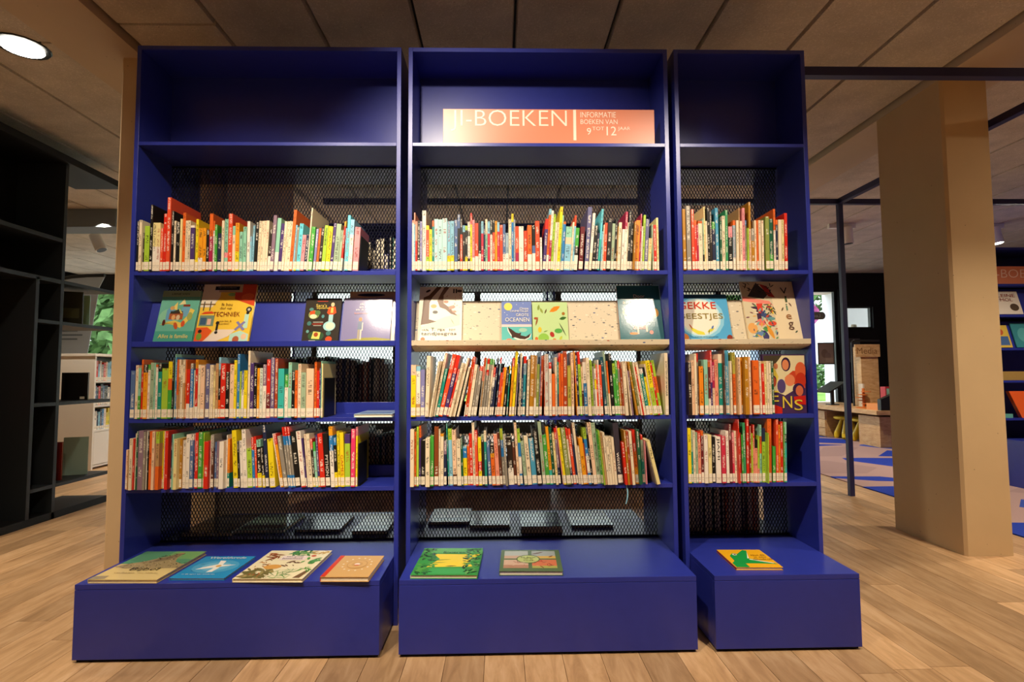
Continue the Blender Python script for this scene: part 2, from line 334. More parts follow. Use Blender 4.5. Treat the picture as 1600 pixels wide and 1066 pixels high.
ce = struct(box('ceiling', M_black, (X0R, X1R, Y0R, Y1R, ZC+.03, ZC+.2)))
PITCHX = .4455
def ceil_panel_mesh(w, l):
    m = MB(); e = .006
    m.hexa([(e, e, 0), (w-e, e, 0), (w-e, l-e, 0), (e, l-e, 0), (0, 0, .03), (w, 0, .03), (w, l, .03), (0, l, .03)])
    return m.data('ceiling_panel', M_ceil)
pm_cache = {}
def ceil_field(xa, n, w=PITCHX, ys=(Y0R, -2.4, -.05, 2.3, 4.7, Y1R), shift=0):
    for i in range(n):
        x = xa + i*w
        for k in range(len(ys)-1):
            d = shift*(i % 2) if i else .36
            y0 = ys[k] + (d if k else 0); y1 = ys[k+1] + (d if k < len(ys)-2 else 0)
            key = (round(w, 3), round(y1-y0, 3))
            if key not in pm_cache: pm_cache[key] = ceil_panel_mesh(w-.010, y1-y0-.004)
            o = bpy.data.objects.new('ceiling_panel', pm_cache[key]); COL.objects.link(o); o.parent = ce; o.location = (x+.005, y0+.002, ZC)
ceil_field(-1.335, 9, .4385, shift=-.3)                 # between the two beams
ceil_field(-1.68-.4385*10, 10, .4385, shift=.5)        # beyond the beam at the slim column
ceil_field(2.96, 13, .4385, shift=.5)
struct(box('trim_1', M_beam, (-1.675, -1.337, Y0R, Y1R, ZB, ZC+.03)))
struct(box('trim_2', M_beam, (2.615, 2.955, Y0R, Y1R, ZB, ZC+.03)))
struct(box('wall_left', M_wall, (X0R-.1, X0R, Y0R, Y1R, 0, ZC+.03)))
struct(box('wall_right', M_wall, (X1R, X1R+.1, Y0R, Y1R, 0, ZC+.03)))
struct(box('wall_front', M_wall, (X0R, X1R, Y0R-.1, Y0R, 0, ZC+.03)))
m = MB()
def col_obj(label, x0, x1, y0, y1):
    c = .012; m = MB()
    pr = [(x0+c, y0), (x1-c, y0), (x1, y0+c), (x1, y1-c), (x1-c, y1), (x0+c, y1), (x0, y1-c), (x0, y0+c)]
    n = 8
    for z in (0, ZB):
        for p in pr: m.vert((p[0], p[1], z))
    for k in range(n): j = (k+1) % n; m.f.append([k, j, n+j, n+k]); m.m.append(0)
    m.f.append(list(range(n))[::-1]); m.m.append(0); m.f.append([n+k for k in range(n)]); m.m.append(0)
    return tag(m.build('concrete_column', M_plaster), label, 'column')
col_obj('cream concrete column standing close behind the wide bookcase with an empty top', -1.44, -.935, .50, 1.34)
col_obj('freestanding cream concrete column beside the navy steel frame, pitted face', 2.62, 2.868, .638, 1.125)

# back wall: long glazed front, dark partition at its end
YW = 6.30
ZW0, ZW1 = .12, 2.20
struct(box('wall_back', M_black, (X0R, X1R, YW, YW+.1, ZW1, ZC+.03)))
box('sill_wall', M_black, (X0R, 5.62, YW, YW+.1, 0, ZW0))['kind'] = 'structure'
bw = struct(box('wall_back_partition', M_black, (5.62, 5.74, YW-.02, YW+.1, 0, ZW1)))
for k, b in enumerate(((5.74, 6.16, 0, 1.58), (5.74, 6.16, 1.92, ZW1), (6.16, X1R, 0, ZW1))):
    box('wall_panel', M_black, (b[0], b[1], YW-.02, YW+.1, b[2], b[3]), bw)
M_glass = mat('window_glass', (1, 1, 1), 0.02, .3); _b = M_glass.node_tree.nodes['Principled BSDF']
_b.inputs['Transmission Weight'].default_value = 1.0; _b.inputs['IOR'].default_value = 1.0; _b.inputs['Alpha'].default_value = .12
nwin = 0
def window(x0, x1, z0, z1, fr=.045):
    global nwin; nwin += 1
    r = empty('window_%d' % nwin, ((x0+x1)/2, YW+.05, z0)); struct(r); w = (x1-x0)/2; h = z1-z0
    for b in ((-w, w, -.03, .03, 0, fr), (-w, w, -.03, .03, h-fr, h), (-w, -w+fr, -.03, .03, fr, h-fr), (w-fr, w, -.03, .03, fr, h-fr)):
        box('window_frame', M_blackmetal, b, r)
    box('pane', M_glass, (-w+fr, w-fr, -.004, .004, fr, h-fr), r)
xs = [-6.4, -5.0, -3.75, -2.5, -1.25, 0, 1.25, 2.5, 3.75, 4.95, 5.62]
for a, b in zip(xs[:-1], xs[1:]): window(a, b, ZW0, ZW1)
window(5.74, 6.16, 1.58, 1.92, .02)

# outdoors, seen only through the glass
M_ground = mat('paving', hx('#b8b4ac'), .9, .1, var=.1); M_lawn = mat('lawn', hx('#7fa84a'), .9, .1, var=.25, vscale=8)
M_leaf = mat('leaves', hx('#5a7a44'), .7, .2, var=.35, vscale=5); M_bark = mat('bark', hx('#5b4a3a'), .9, .1, var=.2)
struct(box('outdoor_ground', M_ground, (-30, 40, YW+.1, 45, -.2, -.02)))
struct(box('outdoor_lawn', M_lawn, (-30, 40, 15, 24, -.02, .02)))
struct(box('wall_outside', mat('white_render', hx('#e9e7e2'), .9, .1, var=.03), (-30, 40, 30, 30.4, 0, 9)))
tag(box('white_pillar', mat('white_paint', hx('#e6e8e8'), .8, .2, var=.03), (7.6, 8.8, 9.4, 10.0, 0, 3.2)), 'white rendered pillar standing outdoors behind the glass', 'pillar')
struct(box('trim_3', M_wall, (4, 12, 6.5, 9.9, 2.62, 2.9)))
def leafball(name, label, cat, c, r, n, trunk=None, flat=1.0, sz=.12, parentless=True):
    root = empty(name, (c[0], c[1], 0)); tag(root, label, cat); m = MB()
    for _ in range(n):
        d = Vector((random.gauss(0, 1), random.gauss(0, 1), random.gauss(0, 1))).normalized()*(random.random()**.4)
        p = Vector((d.x*r[0], d.y*r[1], c[2]+d.z*r[2])); u = Vector((random.uniform(-1, 1), random.uniform(-1, 1), random.uniform(-1, 1))).normalized()
        v = u.orthogonal().normalized()*sz*.5; u = u*sz
        m.poly([p-u, p+v, p+u, p-v])
    o = m.build('foliage', M_leaf, root); o['kind'] = 'stuff'
    if trunk:
        t = MB(); t.tube((0, 0, -.02), (0, 0, c[2]), trunk, trunk*.6); t.build('trunk', M_bark, root)
    return root
leafball('garden_tree', 'leafy green tree outdoors behind the glass beside the white pillar', 'tree', (9.3, 15.5, 4.2), (2.2, 1.6, 1.9), 2600, .16, sz=.2)
leafball('garden_tree', 'green tree outdoors seen through the glass behind the black open shelving', 'tree', (-10.2, 13, 3.0), (3.0, 1.6, 2.8), 3000, .16, sz=.2)
leafball('clipped_hedge', 'low clipped dark green hedge outdoors on the lawn', 'hedge', (11.0, 19.0, .75), (2.6, .6, .7), 2600, sz=.12)
o = MB(); o.lathe([(.02, -.42), (.25, -.36), (.40, -.18), (.44, 0), (.40, .18), (.25, .36), (.02, .42)], (0, 0, 0)); r = empty('paper_lantern', (6.96, 9.5, 2.138)); tag(r, 'round pink paper lantern hanging outdoors behind the glass', 'lantern'); o = o.build('shade', mat('pink_paper', hx('#f07ac8'), .6, .3, var=.03), r); o.scale = (.58, .58, .58); m = MB(); m.tube((0, 0, .24), (0, 0, .482), .004, n=6); m.build('cord', M_blackmetal, r)
m = MB(); m.box(7.0, 7.9, 12.0, 12.3, -.02, 1.5); tag(m.build('outdoor_cabinet', mat('grey_blue_cabinet', hx('#9aa8bc'), .7, .3, var=.05)), 'grey-blue cabinet on the wall outdoors below the pink lantern', 'cabinet')
m = MB(); m.tube((7.55, 10.6, -.02), (7.40, 10.6, .62), .06, .05); tag(m.build('bollard', M_bark), 'grey leaning bollard outdoors in front of the hedge', 'bollard')

# ------------------------------------------------------------------ navy steel frame on top of the bookcases
fr = empty('steel_frame', (2.9, 1.95, 0)); tag(fr, 'navy square-tube steel frame running from the narrow bookcase to a slim post', 'frame')
def fbox(n, x0, x1, y0, y1, z0, z1): box(n, M_frame, (x0-2.9, x1-2.9, y0-1.95, y1-1.95, z0, z1), fr)
fbox('crossbar', 1.54, 4.3, .182, .218, 2.166, 2.204)
fbox('side_bar', 2.886, 2.924, .218, 1.932, 2.166, 2.204)
fbox('crossbar', -.95, 6.2, 1.932, 1.968, 2.166, 2.204)
fbox('post', 2.892, 2.926, 1.934, 1.966, 0, 2.166)

# ------------------------------------------------------------------ the three double-sided bookcases
T, HB, HT, D, PB = .016, .2431, 2.162, .2126, .2259
Z1T, Z2T, Z3T, Z4T, ZDT = 1.787, 1.294, .749, .4968, 1.026
def mesh_panel(x0, x1, z0, z1, y, root, cw=.0129, ch=.0252, sw=.0021, sd=.0016):
    m = MB(); nx = int((x1-x0)/cw); nz = int((z1-z0)/(ch/2)); V = []; Fc = []
    for j in range(nz):
        za = z0 + j*ch/2; zb = za + ch/2
        for i in range(nx+1):
            xa = x0 + (i + .5*(j % 2))*cw
            for s in (-1, 1):
                xb = xa + s*cw/2
                if xa < x0-1e-6 or xb < x0-1e-6 or xa > x1 or xb > x1: continue
                k = len(V); h = sw/2*1.12
                V += [(xa-h, y-sd, za), (xa+h, y-sd, za), (xa+h, y+sd, za), (xa-h, y+sd, za), (xb-h, y-sd, zb), (xb+h, y-sd, zb), (xb+h, y+sd, zb), (xb-h, y+sd, zb)]
                Fc += [(k, k+1, k+5, k+4), (k+1, k+2, k+6, k+5), (k+2, k+3, k+7, k+6), (k+3, k, k+4, k+7)]
    me = bpy.data.meshes.new('mesh_panel'); me.from_pydata(V, [], Fc); me.materials.append(M_mesh)
    o = bpy.data.objects.new('mesh_panel', me); COL.objects.link(o); o.parent = root; o['label'] = 'expanded metal mesh back, dark blue'
    for q in ((x0, x1, y-.003, y+.003, z0, z0+.006), (x0, x1, y-.003, y+.003, z1-.006, z1)): box('mesh_rim', M_mesh, q, root)
def shelf_prof(zt, y0=0.0, y1=.2):
    return [(y0, zt-.0155), (y0, zt), (y1-.003, zt), (y1-.003, zt+.045), (y1, zt+.045), (y1, zt-.0155)]
TILT = math.radians(16.5)
def bookcase(label, xa, xb, terr):
    r = empty('bookcase', (xa, 0, 0)); w = xb-xa; tag(r, label, 'bookcase', None); B = .0008
    box('side_panel', M_blue, (0, T, 0, 2*D, 0, HT), r, B); box('side_panel', M_blue, (w-T, w, 0, 2*D, 0, HT), r, B)
    box('top_panel', M_blue, (T, w-T, 0, 2*D, HT-T, HT), r, B)
    box('header_panel', M_blue, (T, w-T, .196, .206, Z1T, HT-T), r)
    box('shelf', M_blue, (T, w-T, 0, 2*D, Z1T-.0135, Z1T), r, B)
    for zt in (Z2T, Z3T, Z4T):
        for back in (0, 1):
            p = shelf_prof(zt)
            if back: p = [(2*D-y, z) for y, z in p][::-1]
            m = MB(); m.prismx(p, T+.0005, w-T-.0005); m.build('shelf', M_blue, r, B)
    mesh_panel(T, w-T, HB, Z1T-.0135, D, r)
    # sloping display shelf: tray with a front lip and a panel leaning back
    md = M_terr if terr else M_blue; th = .016 if terr else .012
    m = MB(); m.prismx([(0, ZDT-.014), (0, ZDT+.006), (.008, ZDT+.006), (.010, ZDT), (.085, ZDT), (.085, ZDT-.014)], T+.0005, w-T-.0005)
    m.build('display_tray', md, r, B)
    s, c = math.sin(TILT), math.cos(TILT); hh = .176
    m = MB(); y0, z0 = .066, ZDT
    m.prismx([(y0, z0), (y0+hh*s, z0+hh*c), (y0+hh*s+th*c, z0+hh*c-th*s), (y0+th*c, z0)], T+.0005, w-T-.0005)
    m.build('display_panel', md, r, B)
    if terr:
        m = MB(); m.prismx([(.004, ZDT-.014), (.085, ZDT-.014), (.085, ZDT-.034), (.012, ZDT-.020)], T+.0005, w-T-.0005); m.build('display_tray_underside', md, r, B)
    # bench
    i0, i1 = T+.001, w-T-.001
    box('bench_top', M_blue, (i0, i1, -PB, 2*D+PB, HB-T, HB), r, B)
    for y in (-PB, 2*D+PB-T): box('bench_front', M_blue, (i0, i1, y, y+T, .010, HB-T-.0012), r, B)
    for x in (i0, i1-T): box('bench_side', M_blue, (x, x+T, -PB+T, 2*D+PB-T, .010, HB-T-.0012), r, B)
    box('plinth', M_black, (i0+.006, i1-.006, -PB+.012, 2*D+PB-.012, 0, .010), r)
    return r
XL0, XL1, XC0, XC1, XR0, XR1 = -1.0277, -.028, 0.0, 1.0, 1.0258, 1.5401
bookcase('wide tall blue bookcase with a bare top compartment and blue display shelf', XL0, XL1, False)
bookcase('wide tall blue bookcase with an orange sign in its top compartment', XC0, XC1, True)
bookcase('narrow tall blue bookcase, half as wide as its two neighbours', XR0, XR1, True)

# ------------------------------------------------------------------ orange sign
sg = empty('category_sign', (.132, .004, Z1T+.0006)); tag(sg, 'orange sign board lettered in white on the upper shelf of a bookcase', 'sign')
SW, SH = .814, .134
M_sign = mat('orange_acrylic', hx('#dd8768'), .36, .46, var=.02)
box('board', M_sign, (0, SW, 0, .005, 0, SH), sg, .0006)
text('JI-BOEKEN', sg, .03, .047, .445, .083, '#fbe3d2', name='lettering', thin=.012)
box('divider', M_attr, (.500, .511, -.0008, .0002, .012, .132), sg, col='#fbe3d2')
text('INFORMATIE', sg, .528, .102, .137, .022, '#fbe3d2', name='lettering')
text('BOEKEN VAN', sg, .528, .076, .143, .019, '#fbe3d2', name='lettering')
text('9', sg, .552, .034, .016, .027, '#fbe3d2', name='lettering'); text('TOT', sg, .573, .052, .046, .014, '#fbe3d2', name='lettering')
text('12', sg, .628, .032, .038, .035, '#fbe3d2', name='lettering'); text('JAAR', sg, .672, .049, .048, .017, '#fbe3d2', name='lettering')

# ------------------------------------------------------------------ shelved books
# each shelf section: case, row, crop origin and scale; then per book: left, right, top, lean (crop px), colours from the top down, n = no sticker
BOOKS = """
@L 1 205 300 8.2
57 85 375 . bk;85 120 360 . cr;120 158 525 . dk;158 222 437 . lm;225 258 165 . bk;258 308 395 . yc/.5/wh;308 358 395 . yc/.5/wh;360 397 465 . tm;397 440 280 . re;440 485 70 . tm;485 530 245 . bk;535 560 370 . cr;562 612 390 . bk;612 640 345 . yc;645 682 268 . or;682 712 368 . cr;712 745 366 . cr;748 800 430 . wh/.05/pu/.75/wh;803 850 350 . ye;852 905 462 . am/.7/wh;905 950 462 . am;952 990 485 . bk;990 1035 278 . or/.4/mg;1035 1060 370 . or/.2/wh;1060 1092 420 . gr;1095 1148 530 . nv
@L 1 340 310 8.886
45 82 310 . cr;88 135 288 . mt/.65/pk/.75/mt;135 195 213 . tm;197 235 385 . mt/.2/cr;235 290 342 . am/.6/ye;295 338 465 . mt;340 392 395 . mt;400 440 318 . wh;442 468 530 . lb;468 492 380 30 lb;495 540 335 40 bk;543 578 315 37 cr;578 612 315 37 cr;612 648 312 37 cr;648 682 310 37 cr;685 722 430 45 dk/.65/wh;722 768 235 55 mv;770 830 275 60 mt/.65/wh;835 880 350 55 pu;880 915 320 55 cr;915 950 320 50 cr;950 990 318 50 cr;990 1030 160 75 or;1030 1055 370 50 lb;1055 1083 400 55 gy/.8/ye;1083 1138 350 60 sk;1140 1190 510 35 pk;1190 1230 500 35 nv
@L 1 480 310 8.886
-14 4 132 68 cr;5 62 395 58 gr;75 108 425 55 la;108 145 415 50 or;145 190 400 48 dk;190 240 375 52 lm;243 305 390 52 ye;308 345 345 65 pu;350 415 355 50 sg;418 453 440 45 sg;455 480 320 50 am/.1/re/.75/wh;480 508 415 30 lb;510 560 235 48 sk;562 615 295 45 lb/.3/wh;628 705 400 40 pk
@L 3 195 540 8.886
65 125 350 . sb;132 170 275 . cr;170 205 315 . mt/.55/gr;205 238 195 . or/.2/re;240 298 265 . bk/.15/am;300 335 265 . gr/.1/wh;338 385 240 . sg;385 408 240 . mt;410 443 265 . or/.05/wh;445 497 250 . bk/.15/te;500 585 318 . lm;587 640 225 . ye/.3/or/.5/gr;642 662 200 . bk;664 686 120 . mt;686 706 165 . bl;706 728 195 . or/.6/ta;728 760 195 . cr/.3/ta;760 790 270 . cr;790 818 195 . cr/.4/ta;820 832 195 . or;832 890 335 . re/.7/wh;895 935 250 . gy/.1/bl/.8/wh;935 962 345 . cr;965 1000 195 . am/.15/re/.8/wh;1003 1035 265 . cr;1038 1095 280 . pe;1110 1165 255 . st;1168 1188 270 . cr;1190 1214 270 . cr;1215 1244 360 . yc
@L 3 330 540 8.886
48 88 250 . ta;90 118 165 . lb/.2/bk/.7/or;118 190 250 . re;190 240 370 . bk;245 305 265 . pe;305 340 205 . ye;340 385 118 . bl;385 410 360 . lm;411 443 350 . sb/.4/wh/.8/sb;445 490 345 . ye;498 528 75 . cr;530 580 240 . pu;580 625 260 . bk;628 662 315 . am;662 705 315 . pm;708 755 265 . mv/.4/wh;760 812 195 . re/.6/ma/.9/pk;815 870 170 . pv;875 915 180 . rb;920 1003 322 . tq;1003 1060 405 . gr/.3/wh;1062 1110 235 . mt;1110 1155 360 . bk;1155 1190 345 . or
@L 3 450 540 8.886
125 173 255 . cr;175 240 375 . sg;243 350 320 . pe;360 390 228 . or;390 430 350 . re;431 445 310 . pu;446 462 215 . mt;463 478 250 . yc
@L 4 180 650 8.529
65 118 455 . pe;118 165 460 . ta n;170 210 305 . cr n;210 240 305 . re n;240 262 235 . cr n;262 285 210 . dg n;285 355 200 . mv n;355 385 215 . gy n;385 412 200 . wh n;414 436 210 . bk n;437 470 205 . or n;470 505 210 . pe n;506 516 205 . re n;517 570 215 . lm/.2/ta/.6/or n;572 600 205 . ye;602 645 205 . wh;646 688 205 . re n;690 745 250 . dt;745 765 245 . mt n;765 808 310 . yc n;820 880 310 . oc;882 930 325 . wh;932 980 250 . wh;982 1030 255 . wh/.1/sb;1030 1050 280 . pk/.3/pu;1052 1092 228 . re;1094 1150 222 . gr;1150 1170 225 . lm
@L 4 310 650 8.529
62 122 345 . re n;124 160 260 . wh;160 195 250 . gy/.25/br;197 232 350 . sb;234 262 340 . mv;265 325 345 . wh n;330 364 255 . wh;366 408 310 . ao/.7/te;470 530 195 -25 ye;532 556 340 -28 bk;560 600 330 -30 wh;602 655 185 -30 wh;660 725 440 -25 lm;727 760 285 -35 re/.25/bl;762 790 280 -35 re/.2/tm;795 848 320 -38 mt/.15/bk/.7/ye;850 895 420 -38 bk/.7/ye;900 945 125 -50 nv;955 1028 310 -45 ye;1056 1084 230 -108 wh;1086 1138 235 -105 re/.2/am;1145 1196 265 -98 gy
@L 4 440 650 8.529
92 123 145 -95 re/.15/bl/.3/gy/.8/bl;125 154 145 -93 re/.15/bl/.3/gy/.8/bl;156 187 145 -90 re/.15/bl/.3/gy/.8/bl;190 255 210 -75 bk;265 324 205 -75 wh/.92/re;326 344 300 -65 pu;346 375 245 -55 cr;376 418 245 -52 cr;420 455 310 -48 re/.2/dk/.8/ye;457 490 350 -46 gr/.2/mt;492 518 250 -46 pu/.8/am;520 585 240 -45 re;592 655 235 -45 bk T:PYTHON;660 710 145 -35 am/.15/bl/.4/wh;713 750 295 -26 bl/.15/bk/.7/ye;752 788 205 -25 ye;790 842 225 -20 ye T:GAMES;846 915 245 -5 pu/.18/lm;920 975 178 . hp;985 1008 150 . pk/.15/ye
@C 1 638 310 8.882
45 71 305 . ro/.05/wh;72 95 200 . ro/.2/lb;96 125 320 . ro/.4/re;126 160 310 . bk/.8/cr;161 188 320 . la;190 245 170 . wh;247 287 375 . ye/.1/tm/.7/lm;288 329 432 . ye;330 357 310 . or/.12/te/.85/wh;360 414 288 . ps;415 470 295 . ps;472 538 278 . ps;540 585 320 . lb/.7/ye;587 635 315 . lb/.7/ye;637 684 300 . sb;685 718 225 . sb/.25/bk;720 752 290 . bk/.3/tm;755 789 375 . lb/.15/dk/.85/ye;790 824 380 . lm/.1/bk/.7/ye;825 859 325 . wh/.2/bk/.3/wh/.75/bk;860 887 205 . re/.2/ye;888 922 300 . pk/.75/wh;925 974 345 . tm/.7/wh
@C 1 740 310 8.882
70 105 345 . bk/.65/wh;107 139 320 . lb/.25/cm;140 164 370 . nv;165 194 290 . cr/.3/mt;195 231 320 . lb/.25/cm;232 263 300 . bk/.3/wh;265 298 300 . bk/.25/tm;299 330 315 . am;331 363 330 . lb/.2/cm;365 407 370 . tm;408 446 360 . sb/.65/wh;447 489 480 . gb/.55/wh;490 529 290 . cr;530 560 215 . ye/.15/bl;561 582 295 . gb;583 631 390 . tm/.6/mg;632 697 390 . wh;700 748 452 . tm;752 810 372 . or/.65/wh;812 860 375 . bk/.45/sb/.62/wh;862 920 315 . tm;925 953 545 . wh
@C 1 840 310 8.882
67 111 285 45 re/.2/pu;112 144 145 48 lb/.1/or/.75/wh;145 176 170 44 wh/.5/mg;178 209 220 42 lm;210 238 330 42 cr;239 262 330 42 cr;263 302 115 42 ye;303 320 235 42 mt;321 355 325 35 or/.05/bl/.85/wh;357 448 395 20 mt/.25/pe/.4/lb;450 474 330 28 cr;475 499 235 32 tm/.2/lb;500 548 410 30 gr/.45/bk/.65/wh;565 625 395 30 ma;648 705 120 55 st;708 745 205 62 wh/.7/cr;750 795 380 45 bk;797 827 480 30 nv;828 855 145 42 sk/.5/tq;856 890 460 25 lb;891 906 365 25 cr;907 945 340 25 tm
@C 1 930 310 8.882
152 208 285 25 bk;210 254 350 28 sg;255 284 280 28 bk;286 299 390 26 oc;300 345 335 26 cr;355 389 430 20 wh;390 424 185 18 mg/.3/wh;425 440 335 18 cr;441 470 170 22 bk;471 512 340 20 bk;515 544 320 18 oc n;545 600 305 20 ao;602 621 215 18 mg;622 644 390 16 wh;645 675 230 15 lm;677 725 290 15 st;730 774 555 12 yc;775 817 360 . sg;820 858 370 . re;862 890 270 . yc
@C 3 636 540 8.882
45 112 270 . pe/.2/ye;120 183 290 . lb/.1/wh/.75/ta;187 245 335 . la;247 300 145 30 cr;305 330 210 130 cr n;331 350 205 132 cr n;352 390 90 175 cr;395 432 310 140 te;435 490 105 205 tm;496 546 118 195 re/.3/pu;548 576 310 165 re;578 612 225 175 cr n;613 640 230 172 cr n;642 666 150 180 cr n;688 716 280 155 cr n;768 800 170 118 or/.8/wh;802 835 150 112 tm;838 880 260 105 cr;885 914 300 90 gy;916 960 280 85 re/.1/gy
@C 3 740 540 8.882
5 40 165 78 re/.15/ro/.4/gy;42 68 165 85 or/.15/ro/.4/ta;70 107 180 85 mt/.2/gy;108 146 175 85 re/.1/cr/.2/re/.3/gy;150 179 180 82 gr/.1/gy;180 212 190 80 gr/.1/cr;214 242 300 65 re/.2/wh/.4/nv;243 272 170 76 nv;290 311 165 72 re/.1/gb/.3/nv;312 344 375 54 tm;345 360 305 60 tm;361 395 300 60 am;400 432 330 52 bk;437 470 280 48 ye/.15/te;490 521 170 42 re/.15/am;525 562 42 44 ye;570 586 250 32 mv;587 617 140 30 nv;620 647 105 28 cr;650 671 300 22 nv;672 710 150 28 re/.12/gb/.3/tl;728 760 190 18 cr;768 832 135 15 oc;833 859 140 14 ta/.7/wh;860 897 260 12 ol;900 914 75 10 st;915 945 145 8 rb
@C 3 845 540 8.882
10 28 140 . rb;42 115 120 . pg;120 155 235 -8 re/.12/wh;160 204 395 -10 or;205 234 165 -22 cr;235 256 230 -20 te/.6/dt;257 281 105 -24 re/.15/or;282 319 115 -22 or;320 372 65 -25 rb;378 425 280 -22 yo;428 466 100 -35 pe;470 514 70 -50 am/.4/tm/.5/am;515 549 140 -46 nv;550 585 85 -46 re/.2/lm/.9/gr;587 613 290 -34 pe/.5/br;615 658 230 -40 wh/.4/bl;660 709 170 -50 cr n;710 742 200 -54 lm;745 769 290 -45 gy;770 794 250 -50 ol/.1/wh/.3/ye/.5/wh;795 817 270 -52 tm;818 839 200 -54 wh;840 872 270 -56 tm;875 934 160 -72 dt;935 959 75 -75 sg;960 986 215 -62 or/.6/cr
@C 3 945 540 8.882
105 146 110 -60 bk;148 187 250 -50 lm/.2/gr;188 220 205 -56 gr;222 250 210 -58 re/.15/gy/.4/oc;251 281 320 -50 rb;285 335 235 -72 cr n;340 377 215 -85 cr n;378 405 350 -75 mv n;440 469 215 -130 oc n;470 499 220 -130 ol;500 529 225 -132 cr n;530 548 290 -122 re n;550 580 225 -136 cr n;582 630 320 -118 wh/.1/te/.85/wh;632 664 300 -120 bk/.2/ye;665 684 250 -126 cr;685 743 205 -128 ye/.5/lm;745 769 235 -128 re;770 805 200 -131 lm/.3/or/.6/lm;845 890 105 -20 cr T:SCHATTEN_UIT_DE_NATUUR
@C 4 634 650 8.882
48 100 190 . cr n;112 145 225 . or;148 178 155 . lm;182 208 140 . or/.2/pu;210 268 345 . bk;272 330 315 -10 cr n;335 387 280 -12 gr;395 455 150 -20 ru;458 479 185 -16 cr;480 525 250 -14 am/.05/cr;528 569 350 -15 mv/.3/nv;570 605 110 -35 te;607 660 180 -25 lm/.2/lb;662 715 195 -25 pe/.8/br;718 775 335 -18 cr;778 802 310 -20 dg;805 860 425 -15 lb/.05/bl/.3/ye;865 894 420 -20 or;895 938 250 -26 re;940 975 95 -30 cr
@C 4 738 650 8.882
45 89 205 -30 re/.1/tm;95 140 300 -30 ye/.5/re/.7/ye;142 179 265 -36 sg/.1/dk;180 212 210 -45 cr/.2/te;222 275 350 -38 sb;279 330 410 -36 dk/.2/am/.3/or;335 388 260 -55 ro;390 425 235 -56 br;428 466 180 -60 lm/.2/bl/.5/gy;468 500 265 -60 gy n;508 585 300 -60 dk/.65/wh;588 626 370 -55 br;632 665 95 -75 pe;668 706 180 -70 lm/.25/bl/.5/wh/.8/bl;710 770 350 -60 sg;775 832 285 -65 cr;838 907 325 -68 tb;912 972 180 -78 bk
@C 4 840 650 8.882
75 121 80 -78 sg;125 178 265 -75 gr;180 217 150 -85 am/.75/tq;220 259 160 -84 dg;262 294 240 -78 yc;295 328 170 -92 re/.2/mv/.7/nv;330 353 140 -102 pk;355 405 170 -100 ye;410 472 165 -96 ol;475 501 165 -95 re/.2/cr/.7/nv;505 544 180 -98 tm;545 571 250 -92 nv;575 608 90 -100 cr;610 636 420 -70 cr;640 694 305 -85 am;695 712 380 -80 rb;715 755 165 -102 lm/.2/bl/.5/wh/.8/bl;757 782 150 -106 bk;785 835 90 -112 pe;837 891 95 -112 sg;895 919 215 -102 gr;920 944 200 -102 lm n;946 975 230 -96 ta n
@C 4 940 650 8.882
90 118 230 -82 cr n;119 159 300 -70 cr n;160 189 300 -66 cr n;190 226 300 -62 cr n;232 305 100 -80 ds T:winter;332 369 370 -68 re n;372 399 200 -68 oc n;401 430 215 -66 rb n;431 472 215 -62 cr n;478 518 195 -60 re/.4/or/.7/am;525 571 195 -56 dg n;575 609 265 -44 re/.1/sg/.5/te;610 630 350 -34 pk n;735 768 350 -150 gy n;770 820 330 -158 yc n
@R 1 1060 310 9.267
80 120 155 -22 oc;130 192 110 -45 gy;205 245 160 -45 tm;246 279 320 -32 or/.1/re;280 304 380 -28 mg;305 360 330 -25 or/.05/cr;362 386 290 -22 sg/.7/bk;387 406 120 -42 yc;407 434 330 -30 cr;435 469 140 -42 bk;470 502 170 -36 dk;505 549 340 -22 gr/.15/nv/.8/wh;553 597 140 -20 tb;610 639 330 -12 dg;640 686 255 -14 cr;688 726 170 -20 em;732 790 410 -15 pk/.25/bk;800 834 320 -12 or/.1/gb/.75/wh
@R 1 1145 310 9.267
62 97 320 -12 cr;98 114 140 -20 ta;115 147 330 -14 cr;150 186 140 -20 pk;187 208 320 -20 bl/.1/gy/.8/wh;215 242 430 -14 lm;243 273 55 -30 oc/.4/pe;278 323 440 -14 gy/.3/oc;325 349 320 -18 cr;350 380 320 -16 or;382 418 320 -14 cr;425 458 320 -15 cr;485 539 265 -18 ol;540 592 300 -16 dg/.7/gr;600 630 155 -18 or/.35/wh;632 661 310 -14 or/.1/nv/.8/wh;665 715 310 -12 cr;717 751 310 -14 yc;757 800 215 -20 re
@R 3 1066 540 9.267
45 96 245 . dk n;100 132 240 . pe n;145 185 215 . pe n;190 226 120 . cr n;228 249 115 . re/.15/gy;255 318 300 . ao;330 387 205 . mt;392 423 235 . or/.1/ma/.7/wh;424 449 70 . re/.15/pk/.5/pu;450 483 240 . mg/.5/pe;487 536 205 . ro;540 598 125 . cr/.15/te;605 630 60 . br n;637 688 45 . tb;695 737 225 . cr n;745 787 100 . yo/.35/or;790 812 170 . ta n
@R 3 1146 540 9.267
80 121 170 . pe n;122 143 180 . am;145 238 165 . oc n;240 272 165 . pe n;290 388 215 . or;390 421 225 . cr;428 464 265 . re;465 497 225 . yc;498 529 225 . cr;530 566 225 . cr;570 602 225 . dg
@R 4 1068 650 9.267
75 121 180 -25 ye;125 149 220 -22 sg/.4/te;150 184 215 -20 cr;185 220 240 -20 sg;222 264 235 -18 re/.2/ro;268 303 215 -16 or/.1/ma/.8/wh;305 366 280 -15 wh;370 421 275 -15 yc;425 468 305 -14 bk;480 552 305 -16 wh T:JIAMI;565 624 295 -20 cm;630 671 220 -20 wh;672 716 125 -20 ma;718 749 240 -16 pk/.2/cm;750 784 220 -14 cr;786 799 45 -22 re n
@R 4 1145 650 9.267
